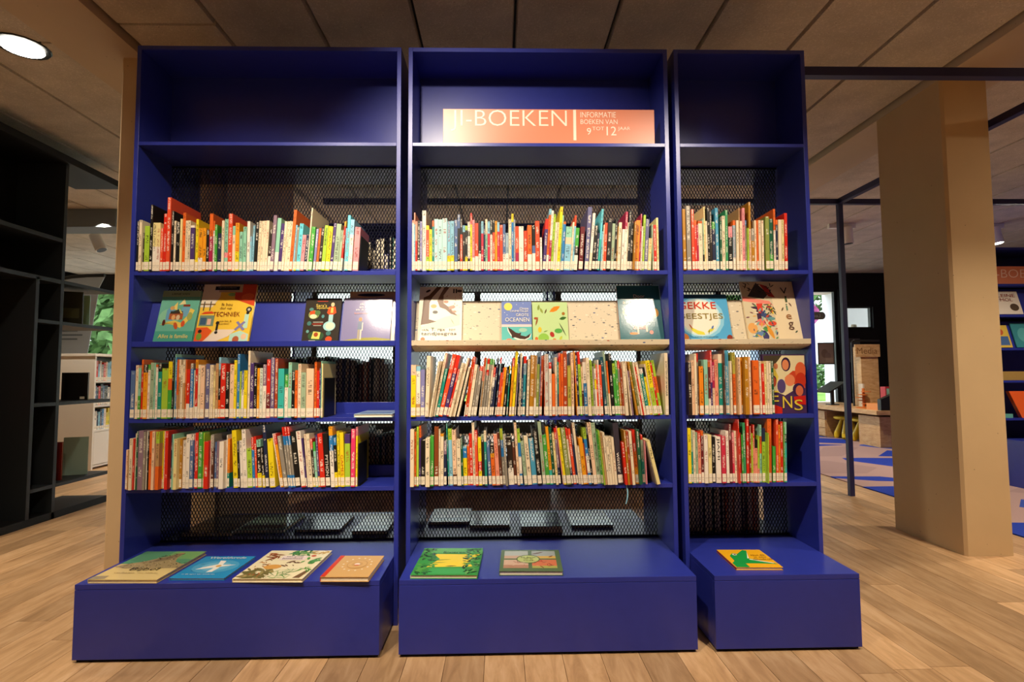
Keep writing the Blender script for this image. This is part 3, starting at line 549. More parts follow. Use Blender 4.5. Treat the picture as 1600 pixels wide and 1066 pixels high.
88 133 245 -14 re;140 164 275 -18 gr;165 200 100 -22 em;206 242 40 -12 re;250 273 145 -14 rb;274 298 255 -14 lm;299 323 130 -12 re/.3/ro;325 364 345 -8 bk/.2/ro;368 393 290 -8 lm/.7/ro;394 422 130 -8 mt/.2/or/.5/mt;430 475 180 -15 nv/.25/lm;477 506 250 -16 lm n;508 566 45 -22 or;580 626 445 -14 gr;632 669 55 -20 tm;670 696 130 -14 ao;697 734 85 -12 re;735 757 90 -10 gr;758 787 90 -10 mt/.2/dg/.35/tq
"""
SHELFZ = {1: Z2T, 3: Z3T, 4: Z4T}
CASES = {'L': (XL0+T+.001, XL1-T-.001, 'plain wide bookcase'), 'C': (XC0+T+.001, XC1-T-.001, 'orange-signed bookcase'), 'R': (XR0+T+.001, XR1-T-.001, 'narrow bookcase')}
ROWN = {1: 'top row', 3: 'middle row', 4: 'bottom row'}
def lum(c): return .3*c[0]+.6*c[1]+.1*c[2]
books = []; case = row = None; prev = None; org = None
for line in BOOKS.strip().split('\n'):
    if line.startswith('@'):
        p = line[1:].split()
        if (p[0], p[1]) != (case, row): prev = None
        case, row = p[0], p[1]; org = (float(p[2]), float(p[3]), float(p[4])); continue
    for ent in line.split(';'):
        p = ent.split(); ox, oy, sc = org; zs = SHELFZ[int(row)]
        x0, x1, top = ox+float(p[0])/sc, ox+float(p[1])/sc, oy+float(p[2])/sc
        nolab = 'n' in p[5:]; ttl = next((q[2:].replace('_', ' ') for q in p[5:] if q.startswith('T:')), None)
        yf = -.004 + random.uniform(-.004, .006)
        if nolab: yf = -.020 + random.uniform(-.006, .006)
        A = onY(x0, 600, yf); yb = 600
        for _ in range(3):                               # pixel row of the shelf surface at this x
            A = onY(x0, yb, yf); yb += (A.z-zs)*F/(yf-CAM.y)
        A = onY(x0, yb, yf); Bp = onY(x1, yb, yf)
        if p[3] == '.': xt = A.x; zt = onY(x0, top, yf).z; s = 0.0
        else:
            Tp = onY(x0+float(p[3])/sc, top, yf); zt = Tp.z; s = (Tp.x-A.x)/max(.05, zt-zs)
        if abs(s) < .012: s = 0.0
        w = max(.0035, Bp.x-A.x-.0004); h = zt-zs; xl = A.x
        lo, hi, _n = CASES[case]
        h = min(h, {1: .47, 3: .261 if case == 'L' else .2395, 4: .2345}[int(row)])
        if prev:
            pxr, ps, ph = prev
            hm = min(ph, h)
            if s < ps and s > ps-.03: s = ps                    # keep neighbours parallel
            need = max(pxr - xl, pxr+ps*hm - (xl+s*hm)) + .0003
            if need > 0: xl += need; w = max(.0032, w-need)
        xl = max(xl, lo) if yf > 0 or s == 0 else xl
        if xl < lo: xl = lo
        if xl+w > hi: w = max(.003, hi-xl)
        if s < 0 and xl+s*h < lo: s = min(0, (lo-xl)/h)
        if s > 0 and xl+w+s*h > hi: s = max(0, (hi-xl-w)/h)
        prev = (xl+w, s, h)
        cols = p[4].split('/')
        books.append(dict(case=case, row=int(row), x=xl, w=w, h=h, s=s, yf=yf, z=zs, cols=cols, nolab=nolab, title=ttl, area=(x1-x0)*(yb-top), dep=min(.196-yf if not nolab else .2, max(.13, h*.80))))

def main_col(b):
    c = b['cols']; best = (0, c[0]); pos = 0
    for i in range(0, len(c), 2):
        end = float(c[i+1]) if i+1 < len(c) else 1.0
        if end-pos > best[0]: best = (end-pos, c[i])
        pos = end
    return best[1]
def book_cover(m, b, ox=0, oy=0, oz=0, xf=None, seed=1.0, flip=1):
    """boards and spine, split by height where the cover changes colour; flip=-1 turns the spine to the far side"""
    w, h, d = b['w'], b['h'], b['dep']; t = min(.0022, w*.22); c = b['cols']; pos = 0.0
    def add(x0, x1, y0, y1, z0, z1, spine):
        i = len(m.v)
        for x, y, z in ((x0,y0,z0),(x1,y0,z0),(x1,y1,z0),(x0,y1,z0),(x0,y0,z1),(x1,y0,z1),(x1,y1,z1),(x0,y1,z1)):
            pt = (x, y*flip, z)
            if xf: pt = xf(pt)
            m.vert(pt, ((x/w) if spine else 0.0, z, seed if spine else 0.0), ink)
        for f in ((0,3,2,1),(4,5,6,7),(0,1,5,4),(1,2,6,5),(2,3,7,6),(3,0,4,7)):
            m.f.append([i+a for a in (f if flip > 0 else f[::-1])]); m.m.append(m.slot)
    for i in range(0, len(c), 2):
        end = float(c[i+1]) if i+1 < len(c) else 1.0
        z0, z1 = h*(1-end), h*(1-pos); pos = end
        m.col = C(c[i]); ink = hx('#f3ead8') if lum(m.col) < .30 else hx('#2a2018')
        if random.random() < .25 and lum(m.col) > .3: ink = hx('#a8321e')
        add(0, w, 0, t, z0, z1, True); add(0, t, t, d, z0, z1, False); add(w-t, w, t, d, z0, z1, False)
def book_pages(m, b, xf=None, flip=1):
    w, h, d = b['w'], b['h'], b['dep']; t = min(.0022, w*.22)
    y0, y1 = sorted((t*flip, (d-.004)*flip))
    P = [(t, y0, .003), (w-t, y0, .003), (w-t, y1, .003), (t, y1, .003), (t, y0, h-.003), (w-t, y0, h-.003), (w-t, y1, h-.003), (t, y1, h-.003)]
    m.hexa([xf(p) for p in P] if xf else P)
def book_label(m, b, xf=None, flip=1):
    w = b['w']; i = len(m.v); z0, z1 = .0045, .034; e = w*.04
    for x, y, z in ((e,-.0003,z0),(w-e,-.0003,z0),(w-e,.0002,z0),(e,.0002,z0),(e,-.0003,z1),(w-e,-.0003,z1),(w-e,.0002,z1),(e,.0002,z1)):
        p = (x, y*flip, z); m.vert(xf(p) if xf else p, (x/w+.001, (z-z0)/(z1-z0), w*1000))
    for f in ((0,3,2,1),(4,5,6,7),(0,1,5,4),(1,2,6,5),(2,3,7,6),(3,0,4,7)): m.f.append([i+a for a in f]); m.m.append(m.slot)

order = sorted(range(len(books)), key=lambda i: -books[i]['area'])
single = set(order[:285]) | {i for i, b in enumerate(books) if b['title']}
rows = {}
for i, b in enumerate(books): rows.setdefault((b['case'], b['row']), []).append(i)
def size_words(b):
    hs = 'short ' if b['h'] < .175 else ('tall ' if b['h'] > .225 else '')
    ws = 'thin ' if b['w'] < .0095 else ('thick ' if b['w'] > .0165 else '')
    return hs, ws
labels = {}
for key, idx in rows.items():
    for n, i in enumerate(idx):
        b = books[i]; hs, ws = size_words(b)
        c = NAMEOF[main_col(b)]; two = ''
        cc = b['cols'][0::2]
        oth = [NAMEOF[q] for q in cc if NAMEOF[q] != c]
        if oth: two = ' and ' + oth[0]
        A = NAMEOF[main_col(books[idx[n-1]])] if n else None; Bn = NAMEOF[main_col(books[idx[n+1]])] if n+1 < len(idx) else None
        if A and Bn: nb = 'between %s and %s ones' % (A, Bn)
        elif A: nb = 'beside a %s one at the row end' % A
        else: nb = 'beside a %s one at the row start' % Bn
        lab = '%s%s%s%s book %s, %s, %s' % (hs, ws, c, two, nb, ROWN[b['row']], CASES[b['case']][2])
        if len(lab.split()) > 16: lab = '%s%s book %s, %s, %s' % (hs, c, nb, ROWN[b['row']], CASES[b['case']][2])
        labels[i] = lab
seen = {}
for i in sorted(single):
    if labels[i] in seen and len((books[i]['s'] and 'leaning ' + labels[i] or labels[i]).split()) <= 16 and books[i]['s']: labels[i] = 'leaning ' + labels[i]
    seen[labels[i]] = i
stuff = MB()
for i, b in enumerate(books):
    a = math.atan(b['s']); lift = b['w']*math.sin(a) if a > 0 else 0
    loc = (b['x'], b['yf'], b['z']+.0003+lift)
    if i in single:
        r = empty('book', loc, (0, a, 0)); tag(r, labels[i], 'book', 'books in the %s of the %s' % (ROWN[b['row']], CASES[b['case']][2]))
        m = MB(); book_cover(m, b, seed=0.0 if b['title'] else 1.0+i*.37); m.build('cover', M_book, r)
        m = MB(); book_pages(m, b); m.build('page_block', M_pages, r)
        if not b['nolab']:
            m = MB(); book_label(m, b); m.build('spine_label', M_label, r)
        if b['title']:
            dark = lum(C(b['cols'][0])) < .3; tw = min(b['w']*.62, .013)
            zt0, zt1 = (.07, b['h']-.03) if len(b['title']) > 8 else ((.04, .115) if b['title'] != 'JIAMI' else (.085, .165))
            text(b['title'], r, b['w']/2-tw/2, zt0, tw, zt1-zt0, '#f3ead8' if dark else ('#c8401c' if b['title'] == 'GAMES' else '#2a2018'), rot=90, name='spine_title')
        if b['title'] == 'winter':
            m = MB(); m.col = C('lb'); wv = .0022
            pts = [(.03, .004, .002), (.028, -.006, -.002), (.030, -.010, -.030), (.026, -.011, -.052), (.019, -.010, -.072)]
            for p, q in zip(pts[:-1], pts[1:]): m.hexa([(p[0]-wv, p[1], p[2]), (p[0]+wv, p[1], p[2]), (p[0]+wv, p[1]+.0005, p[2]), (p[0]-wv, p[1]+.0005, p[2]), (q[0]-wv, q[1], q[2]), (q[0]+wv, q[1], q[2]), (q[0]+wv, q[1]+.0005, q[2]), (q[0]-wv, q[1]+.0005, q[2])])
            o = m.build('ribbon_bookmark', M_attr, r); o['label'] = 'pale blue ribbon bookmark hanging below the shelf'
    else:
        R = Matrix.Rotation(a, 4, 'Y'); R.translation = loc
        xf = lambda p, R=R: tuple(R @ Vector(p))
        stuff.slot = 0; book_cover(stuff, b, xf=xf, seed=1.0+i*.37)
        stuff.slot = 1; book_pages(stuff, b, xf=xf)
        if not b['nolab']: stuff.slot = 2; book_label(stuff, b, xf=xf)
# books on the far side of the bookcases, seen through the mesh
keys = ['cr', 'wh', 'sb', 'dk', 'bk', 'ma', 'gy', 'la', 'te', 'or', 'nv', 'pe']
def back_row(xa, xb, z, hmin, hmax, fill=1.0, y=2*D-.004):
    x = xa
    while x < xb-.02:
        w = random.uniform(.006, .02); h = random.uniform(hmin, hmax)
        if random.random() < fill:
            b = dict(w=w, h=h, dep=random.uniform(.15, .185), cols=[random.choice(keys)]); sl = random.choice([0, 0, 0, .04])
            Mx = Matrix.Rotation(sl, 4, 'Y'); Mx.translation = (x, y, z+.0005+w*sl)
            xf = lambda p, R=Mx: tuple(R @ Vector(p))
            stuff.slot = 0; book_cover(stuff, b, xf=xf, seed=5.0, flip=-1); stuff.slot = 1; book_pages(stuff, b, xf=xf, flip=-1)
        x += w + .0008 + (h*.05 if random.random() < .08 else 0)
back_row(-.30, -.05, Z2T, .11, .2)
back_row(XL0+.2, -.05, Z3T, .195, .235); back_row(XL0+.05, -.05, Z4T, .15, .2)
back_row(.25, .96, Z3T, .15, .21, .95); back_row(.60, .96, Z4T, .15, .2)
back_row(XR0+.03, XR1-.05, Z3T, .12, .19); back_row(XR0+.2, XR1-.03, Z4T, .15, .2)
back_row(XR0+.03, XR1-.10, HB, .17, .21, 1, 2*D+.0)

# black bookends
def bookend(label, x, z, h, dp, y0, lean=0):
    r = empty('bookend', (x, y0, z)); tag(r, label, 'bookend', 'black bookends')
    m = MB(); m.box(.0005, .0025, 0, dp, .0012, h); o = m.build('upright_plate', M_blackmetal, r, .0004); o.rotation_euler.y = lean
    m = MB(); m.box(.0026, .008, 0, dp, .0002, .0011); m.build('foot_plate', M_blackmetal, r)
for cs, rw, lab, h in (('L', 1, 'black metal bookend at the end of the top row beside a pink book', .135), ('L', 3, 'black metal bookend in front of a cream cover, middle row', .145), ('L', 4, 'black metal bookend beside a yellow book at the end of the bottom row', .155)):
    lb = books[rows[(cs, rw)][-1]]
    bookend(lab, lb['x']+lb['w']+.001+max(0, lb['s']*0.0), SHELFZ[rw], h, .125, .004, math.atan(max(0, lb['s'])))

# ------------------------------------------------------------------ picture books shown by their covers
def art_mesh(parent, w, h, shapes, y=-.0003, name='cover_art', material=None):
    m = MB(); lay = 0
    for s in shapes:
        lay += 1; yy = y - lay*.00004; m.col = C(s[-1]) if isinstance(s[-1], str) else (1, 1, 1)
        if s[0] == 'r': _, x0, y0, x1, y1, c = s; m.poly([(x0*w, yy, y0*h), (x1*w, yy, y0*h), (x1*w, yy, y1*h), (x0*w, yy, y1*h)])
        elif s[0] == 'e':
            _, cx, cy, rx, ry, rot, c = s; n = 16; P = []
            for k in range(n):
                t = 2*math.pi*k/n; ex, ey = rx*w*math.cos(t), ry*h*math.sin(t); a = math.radians(rot)
                P.append((min(w*.998, max(w*.002, cx*w+ex*math.cos(a)-ey*math.sin(a))), yy, min(h*.998, max(h*.002, cy*h+ex*math.sin(a)+ey*math.cos(a)))))
            m.poly(P)
        elif s[0] == 'l':                                   # leaf: pointed ellipse
            _, cx, cy, ln, wd, rot, c = s; a = math.radians(rot); P = []
            for u, v in ((-1, 0), (-.45, -.8), (.1, -1), (.6, -.6), (1, 0), (.6, .6), (.1, 1), (-.45, .8)):
                ex, ey = u*ln*h, v*wd*h
                P.append((min(w*.998, max(w*.002, cx*w+ex*math.cos(a)-ey*math.sin(a))), yy, min(h*.998, max(h*.002, cy*h+ex*math.sin(a)+ey*math.cos(a)))))
            m.poly(P)
        elif s[0] == 'p': m.poly([(px*w, yy, py*h) for px, py in s[1]])
        elif s[0] == 's':                                   # scatter of leaves
            _, n, x0, y0, x1, y1, ln, wd, cols = s; rr = random.Random(n*7+int(x0*100))
            for _k in range(n):
                m.col = C(rr.choice(cols)); cx, cy, a = rr.uniform(x0, x1), rr.uniform(y0, y1), rr.uniform(0, 6.28); sc = rr.uniform(.6, 1.2); P = []; yy -= .000004
                for u, v in ((-1, 0), (-.3, -.8), (.5, -.8), (1, 0), (.5, .8), (-.3, .8)):
                    ex, ey = u*ln*h*sc, v*wd*h*sc
                    P.append((min(w*.998, max(w*.002, cx*w+ex*math.cos(a)-ey*math.sin(a))), yy, min(h*.998, max(h*.002, cy*h+ex*math.sin(a)+ey*math.cos(a)))))
                m.poly(P)
    return m.build(name, material or M_gloss, parent)
def picture_book(label, loc, rot, w, h, th, base, shapes, texts=(), group=None, gloss=True, spine=None):
    Mg = M_gloss if gloss else M_attr
    """local frame: cover front in the XZ plane facing -Y, spine on the left"""
    r = empty('picture_book', loc, rot); tag(r, label, 'book', group)
    m = MB(); t = .0018; m.col = C(base); m.box(0, w, 0, t, 0, h); m.build('front_board', Mg, r, .0003)
    m = MB(); m.col = C(base); m.box(0, w, th-t, th, 0, h); m.build('back_board', Mg, r, .0003)
    m = MB(); m.col = C(spine or base); m.box(0, t, t, th-t, 0, h); m.build('spine', Mg, r)
    m = MB(); m.box(t, w-.003, t, th-t, .003, h-.003); m.build('page_block', M_pages, r)
    if shapes: art_mesh(r, w, h, shapes, material=Mg)
    for s, x, z, tw, tz, c in texts: text(s, r, x*w, z*h, tw*w, tz*h, c, y=-.0028, mat_=Mg)
    return r
def face_out(label, x0, x1, ztop, base, shapes, texts, th=.010, group=None, y0=.0515, spine=None, z0=ZDT+.0005, gloss=True):
    h = (ztop-ZDT)/math.cos(TILT)
    return picture_book(label, (x0, y0, z0+th*math.sin(TILT)), (-TILT, 0, 0), x1-x0, h, th, base, shapes, texts, group, gloss, spine)
G = None
face_out('teal picture book with a topsy-turvy house on the blue display shelf', -.968, -.822, 1.234, '#6fb9a0',
  [('r', 0, 0, 1, .22, '#4fa58e'), ('e', .3, .5, .28, .16, 10, '#8cc9a4'), ('p', [(.08, .34), (.2, .38), (.5, .32), (.62, .28), (.72, .34), (.8, .42), (.86, .5), (.92, .62), (.8, .66), (.74, .5), (.62, .38), (.45, .42), (.3, .4)], '#f0d060'),
   ('p', [(.2, .42), (.2, .62), (.3, .7), (.4, .62), (.4, .42)], '#6ba4c4'), ('p', [(.58, .5), (.58, .68), (.8, .68), (.76, .5)], '#78b0c8'), ('r', .28, .44, .64, .56, '#b0603a'), ('r', .3, .55, .62, .6, '#4a3428'),
   ('p', [(.3, .58), (.5, .64), (.52, .6), (.36, .55)], '#3a4038'), ('r', .6, .69, .78, .73, '#8a3c2c'), ('p', [(.32, .66), (.44, .78), (.46, .62)], '#f2d878'), ('p', [(.5, .66), (.62, .56), (.56, .56)], '#f0d060'), ('p', [(.48, .72), (.6, .84), (.66, .74)], '#efe0a0'),
   ('e', .33, .66, .06, .04, 0, '#d8a868'), ('e', .5, .32, .05, .07, 20, '#c85a30'), ('e', .4, .48, .05, .05, 0, '#e8b070'), ('e', .52, .48, .05, .05, 0, '#e0c8a0'), ('e', .68, .36, .05, .06, 0, '#d85a34'), ('e', .18, .38, .04, .06, 0, '#5a2c24'), ('e', .82, .5, .07, .08, 0, '#a8b060'), ('r', .0, .88, 1, 1, '#9fb890')],
  [('Alles is familie', .12, .085, .76, .075, '#f2e48a'), ('LIENE VAN', .25, .915, .46, .035, '#3c4a3c')], spine='#b8b4a8')
face_out('yellow picture book with children and machines around its title, blue display shelf', -.815, -.610, 1.260, '#f6c945',
  [('p', [(0, .6), (.22, .6), (.34, .78), (.34, 1), (0, 1)], '#efe0c8'), ('p', [(.62, .74), (1, .62), (1, 1), (.6, 1)], '#d8502c'), ('r', .3, .86, .74, 1, '#c8b088'), ('r', .22, .9, .68, .965, '#26241f'), ('e', .92, .56, .055, .05, 0, '#45413a'), ('e', .92, .56, .025, .022, 0, '#c8bfae'),
   ('p', [(0, 0), (0, .25), (.2, .26), (.3, .2), (.22, .06), (.1, 0)], '#e8602c'), ('p', [(.14, 0), (.36, .22), (.74, .22), (.6, .1), (.34, 0)], '#f2dcc4'), ('r', .03, .28, .3, .46, '#7a9078'), ('r', .05, .3, .16, .42, '#44607c'), ('r', .18, .3, .25, .4, '#e8b8a0'),
   ('p', [(.04, .48), (.28, .49), (.24, .53), (.1, .52)], '#e05028'), ('p', [(.64, 0), (.64, .14), (.82, .2), (.98, .14), (.98, 0)], '#bfe2cc'), ('e', .76, .05, .06, .06, 0, '#b8603c'), ('e', .9, .1, .05, .05, 0, '#f0c8a0'), ('r', .86, .24, .94, .48, '#bfe2cc'), ('e', .91, .5, .03, .025, 0, '#2c2a28'),
   ('p', [(.7, .22), (.74, .2), (.9, .34), (.86, .36)], '#8a84b0'), ('p', [(.86, .2), (.9, .22), (.76, .36), (.72, .34)], '#8a84b0'), ('e', .08, .1, .05, .06, 0, '#7a9a3c'), ('e', .08, .19, .035, .03, 0, '#3a2c24'), ('e', .38, .33, .035, .03, 0, '#2c2824'), ('e', .38, .17, .03, .025, 0, '#2c2824'), ('r', .36, .2, .4, .3, '#2c2824'),
   ('e', .86, .78, .12, .06, 10, '#ea6a30'), ('r', .0, .64, .28, .66, '#8a6a40'), ('r', .06, .54, .08, .7, '#5a5046'), ('r', .18, .54, .2, .7, '#5a5046'), ('e', .56, .82, .08, .03, 0, '#9cc070'), ('e', .66, .82, .05, .03, 0, '#d84a34')],
  [('Ik hou', .40, .62, .20, .05, '#6a4420'), ('dol op', .38, .55, .22, .05, '#6a4420'), ('TECHNIEK', .27, .44, .50, .075, '#8a3a1c'), ('... wat kan ik', .36, .345, .28, .03, '#7a5020'), ('worden?', .40, .30, .2, .032, '#7a5020'), ('MIJN DROOMBAAN', .28, .92, .34, .026, '#8c8478')])
face_out('dark brown picture book with a standing girl in an orange jacket, blue display shelf', -.410, -.272, 1.202, '#39332c',
  [('e', .26, .62, .15, .10, 0, '#8a9a5a'), ('e', .22, .66, .08, .06, 0, '#d8552c'), ('e', .36, .66, .08, .06, 0, '#5a7a48'), ('e', .25, .58, .1, .05, 0, '#e6dcb0'), ('r', .68, .45, .8, .66, '#a8d0d0'), ('p', [(.62, .66), (.66, .8), (.84, .8), (.88, .66), (.8, .62), (.68, .62)], '#e4582c'), ('e', .76, .85, .05, .05, 0, '#efc898'), ('r', .72, .66, .79, .78, '#e8c060'),
   ('e', .72, .36, .17, .11, 0, '#a8d6d4'), ('e', .74, .36, .12, .08, 0, '#efe4c4'), ('e', .38, .14, .22, .11, 0, '#3c5a3a'), ('p', [(.26, .08), (.3, .24), (.5, .22), (.48, .07)], '#ead870'), ('e', .38, .17, .06, .05, 0, '#a8502c'), ('e', .74, .07, .09, .06, 0, '#e4552c'), ('e', .16, .42, .06, .05, 0, '#4a7a74'), ('e', .18, .74, .06, .04, 0, '#5a8a80'), ('e', .72, .2, .07, .05, 30, '#4a7a74'), ('e', .14, .24, .04, .035, 0, '#6aa098'), ('e', .52, .58, .04, .04, 0, '#5a9090'),
   ('r', .26, .44, .54, .455, '#c8bfae'), ('r', .24, .40, .54, .412, '#d84a34'), ('r', .28, .365, .5, .377, '#c8bfae'), ('r', .32, .92, .62, .932, '#d8503c'), ('r', .2, .0, .38, .04, '#d8c8c0')],
  [("Sara's", .30, .79, .3, .07, '#efd060'), ('mysteries', .33, .73, .36, .06, '#efd060')], spine='#c83a3a')
face_out('purple picture book with a lone child on a grassy hill, blue display shelf', -.262, -.075, 1.203, '#8d86ac',
  [('p', [(0, 0), (0, .03), (.2, .07), (.45, .1), (.7, .105), (1, .07), (1, 0)], '#a8a04c'), ('r', .33, .06, .37, .3, '#b0a48c'), ('r', .38, .06, .41, .3, '#e0d4bc'), ('p', [(.32, .28), (.33, .44), (.36, .48), (.41, .46), (.42, .28)], '#7f8ba0'), ('e', .37, .51, .035, .045, 0, '#d8905c'), ('r', .41, .26, .43, .44, '#efe0c8')],
  [('ik weet', .34, .83, .4, .05, '#f4ece0'), ('en niet alles', .33, .765, .42, .05, '#f4ece0'), ('als ik niet praat', .26, .695, .52, .05, '#f4ece0'), ('binnenkant', .24, .63, .52, .03, '#e89a78')], th=.008, spine='#c8c0cc')
face_out('cream book standing behind the purple one, its top edge showing', -.245, -.060, 1.232, '#c8a888', [('e', .45, .93, .3, .03, 0, '#2a2c3a'), ('r', .9, 0, 1, .7, '#f0e2cc')], [], th=.0045, y0=.0606)
face_out('cream picture book with a brown winding tree trunk on the terrazzo display shelf', .030, .199, 1.248, '#f4ead2',
  [('p', [(.06, .26), (.3, .34), (.6, .44), (.95, .5), (.95, .30), (.5, .22), (.06, .24)], '#dfe6bc'), ('p', [(.06, .30), (.08, .48), (.1, .8), (.22, .84), (.4, 1), (.52, 1), (.3, .8), (.24, .7), (.24, .52), (.24, .40), (.42, .36), (.22, .32)], '#6f5038'), ('p', [(.48, .62), (.42, .74), (.5, .88), (.58, 1), (.7, 1), (.56, .84), (.56, .7), (.72, .6), (.9, .46), (.74, .5), (.62, .58)], '#7f6048'),
   ('e', .34, .64, .07, .035, 0, '#d0a058'), ('e', .62, .72, .06, .025, 0, '#d87858'), ('e', .76, .62, .08, .03, 10, '#b08a70'), ('e', .82, .54, .05, .02, 0, '#dc8c70'), ('e', .38, .53, .06, .03, 0, '#5a544a'), ('r', .78, .88, .81, .96, '#3a2c22'), ('r', .84, .88, .87, .96, '#3a2c22'), ('e', .93, .92, .06, .025, 0, '#6a5442'), ('e', .2, .92, .06, .02, 30, '#3a2c22'), ('l', .78, .36, .08, .004, -60, '#6a6a50'), ('e', .12, .045, .05, .035, 0, '#b0703c'), ('s', 14, .6, .55, .96, .86, .02, .008, ['#c89078', '#a8a080', '#d8a890'])],
  [('VAN', .08, .19, .16, .035, '#3a342c'), ('T. rex', .30, .19, .32, .055, '#2c2824'), ('TOT', .70, .19, .16, .035, '#3a342c'), ('tandjesgras', .08, .10, .80, .07, '#2c2824')], spine='#8fc9a0', gloss=False)
face_out('small blue and turquoise book with a leaping orca on the terrazzo display shelf', .353, .470, 1.186, '#7d8fc8',
  [('r', 0, 0, 1, .40, '#6cc4bc'), ('r', 0, .36, 1, .42, '#e8d4d0'), ('e', .22, .87, .14, .10, 0, '#f0e070'), ('p', [(.18, .36), (.24, .32), (.36, .26), (.52, .18), (.66, .14), (.84, .12), (.98, .2), (.94, .1), (.8, .04), (.6, .02), (.44, .06), (.3, .14), (.2, .26)], '#f2ece0'), ('p', [(.2, .35), (.32, .3), (.46, .22), (.56, .2), (.64, .22), (.62, .15), (.8, .12), (.97, .2), (.9, .1), (.76, .05), (.6, .06), (.44, .1), (.34, .08), (.32, .16), (.24, .26)], '#4e3a34'), ('e', .24, .03, .1, .04, 0, '#ee8a70'), ('e', .7, .28, .14, .05, 0, '#a8d0b8'),
   ('e', .5, .92, .012, .01, 0, '#f4f0e0'), ('e', .72, .95, .012, .01, 0, '#f4f0e0'), ('e', .1, .72, .012, .01, 0, '#f4f0e0'), ('e', .18, .66, .012, .01, 0, '#f4f0e0')],
  [('Onze', .6, .79, .3, .055, '#f6f0e0'), ('ONMETELIJK', .28, .715, .62, .06, '#f6f0e0'), ('GROTE', .48, .62, .42, .07, '#f6f0e0'), ('OCEANEN', .12, .485, .80, .10, '#f6f0e0')], spine='#e8e0e8')
face_out('light green nature book ringed by autumn leaves on the terrazzo display shelf', .473, .611, 1.183, '#c4dd9c',
  [('l', .64, .82, .15, .06, 30, '#ee8a2c'), ('l', .18, .86, .08, .03, 80, '#8a9c4c'), ('l', .26, .78, .08, .028, -65, '#9aa850'), ('l', .38, .76, .07, .018, 70, '#6a5a34'), ('l', .86, .58, .09, .04, 15, '#3f6a34'), ('e', .88, .7, .045, .04, 0, '#a8702c'), ('e', .3, .08, .15, .12, 0, '#94c454'), ('e', .54, .17, .06, .07, 20, '#b03a34'), ('e', .72, .26, .11, .06, 0, '#5aa850'), ('e', .2, .29, .05, .07, 0, '#eec43c'), ('e', .1, .06, .045, .05, 0, '#d8743c'), ('l', .84, .3, .2, .014, -65, '#5a6a48'), ('l', .12, .5, .12, .02, 75, '#9a5a34'), ('e', .1, .58, .06, .03, 0, '#b0603c'), ('l', .78, .08, .06, .03, 60, '#c0c850'), ('e', .6, .04, .05, .03, 0, '#d88a54'), ('l', .36, .25, .06, .012, 20, '#7a9a4c')],
  [], spine='#f0dc78')
face_out('dark teal glossy picture book reflecting a lamp on the terrazzo display shelf', .811, .982, 1.251, '#2e6a72',
  [('e', .16, .5, .06, .06, 0, '#d89a48'), ('e', .86, .5, .07, .08, 0, '#dc9a3c'), ('e', .32, .13, .1, .022, 0, '#dc8a34'), ('p', [(.3, .2), (.36, .3), (.6, .26), (.62, .2)], '#7a5238'), ('r', .4, .12, .44, .26, '#efc0a0'), ('r', .6, .16, .64, .28, '#efc0a0'), ('e', .72, .15, .045, .035, 0, '#e88a74'), ('r', .46, 0, .56, .02, '#ee7a3c'), ('e', .5, .5, .3, .2, 0, '#3a7a84')],
  [('Door', .38, .77, .26, .06, '#d8d0c0'), ('andere', .12, .66, .42, .06, '#f0e0c0')], spine='#c8603c')
face_out('white and blue picture book with funny insects, on the narrow terrazzo shelf', 1.046, 1.248, 1.213, '#57a8d4',
  [('e', .44, .5, .46, .46, 0, '#8fcbe2'), ('e', .42, .5, .41, .41, 0, '#cfe4e2'), ('e', .42, .5, .37, .37, 0, '#f4ead4'), ('r', 0, .92, 1, 1, '#2c5a78'), ('p', [(.2, .3), (.24, .2), (.34, .13), (.48, .12), (.46, .18), (.34, .22)], '#e2d84c'), ('l', .22, .3, .07, .012, -60, '#c85030'), ('l', .6, .22, .09, .03, 30, '#d6cc44'), ('l', .64, .28, .05, .02, 60, '#5a78b0'), ('l', .56, .18, .06, .008, 80, '#4a4a3a'), ('e', .04, .06, .12, .1, 0, '#e08a3c'), ('e', .95, .05, .06, .07, 0, '#8a3c2c'), ('e', .02, .48, .05, .09, 0, '#d84a30')],
  [('GEKKE', .02, .68, .74, .15, '#d8381f'), ('BEESTJES', .03, .43, .84, .15, '#9c8a48'), ('HILARISCHE NATUURWEETJES', .2, .055, .52, .03, '#3a4a54')], spine='#2c5a78')
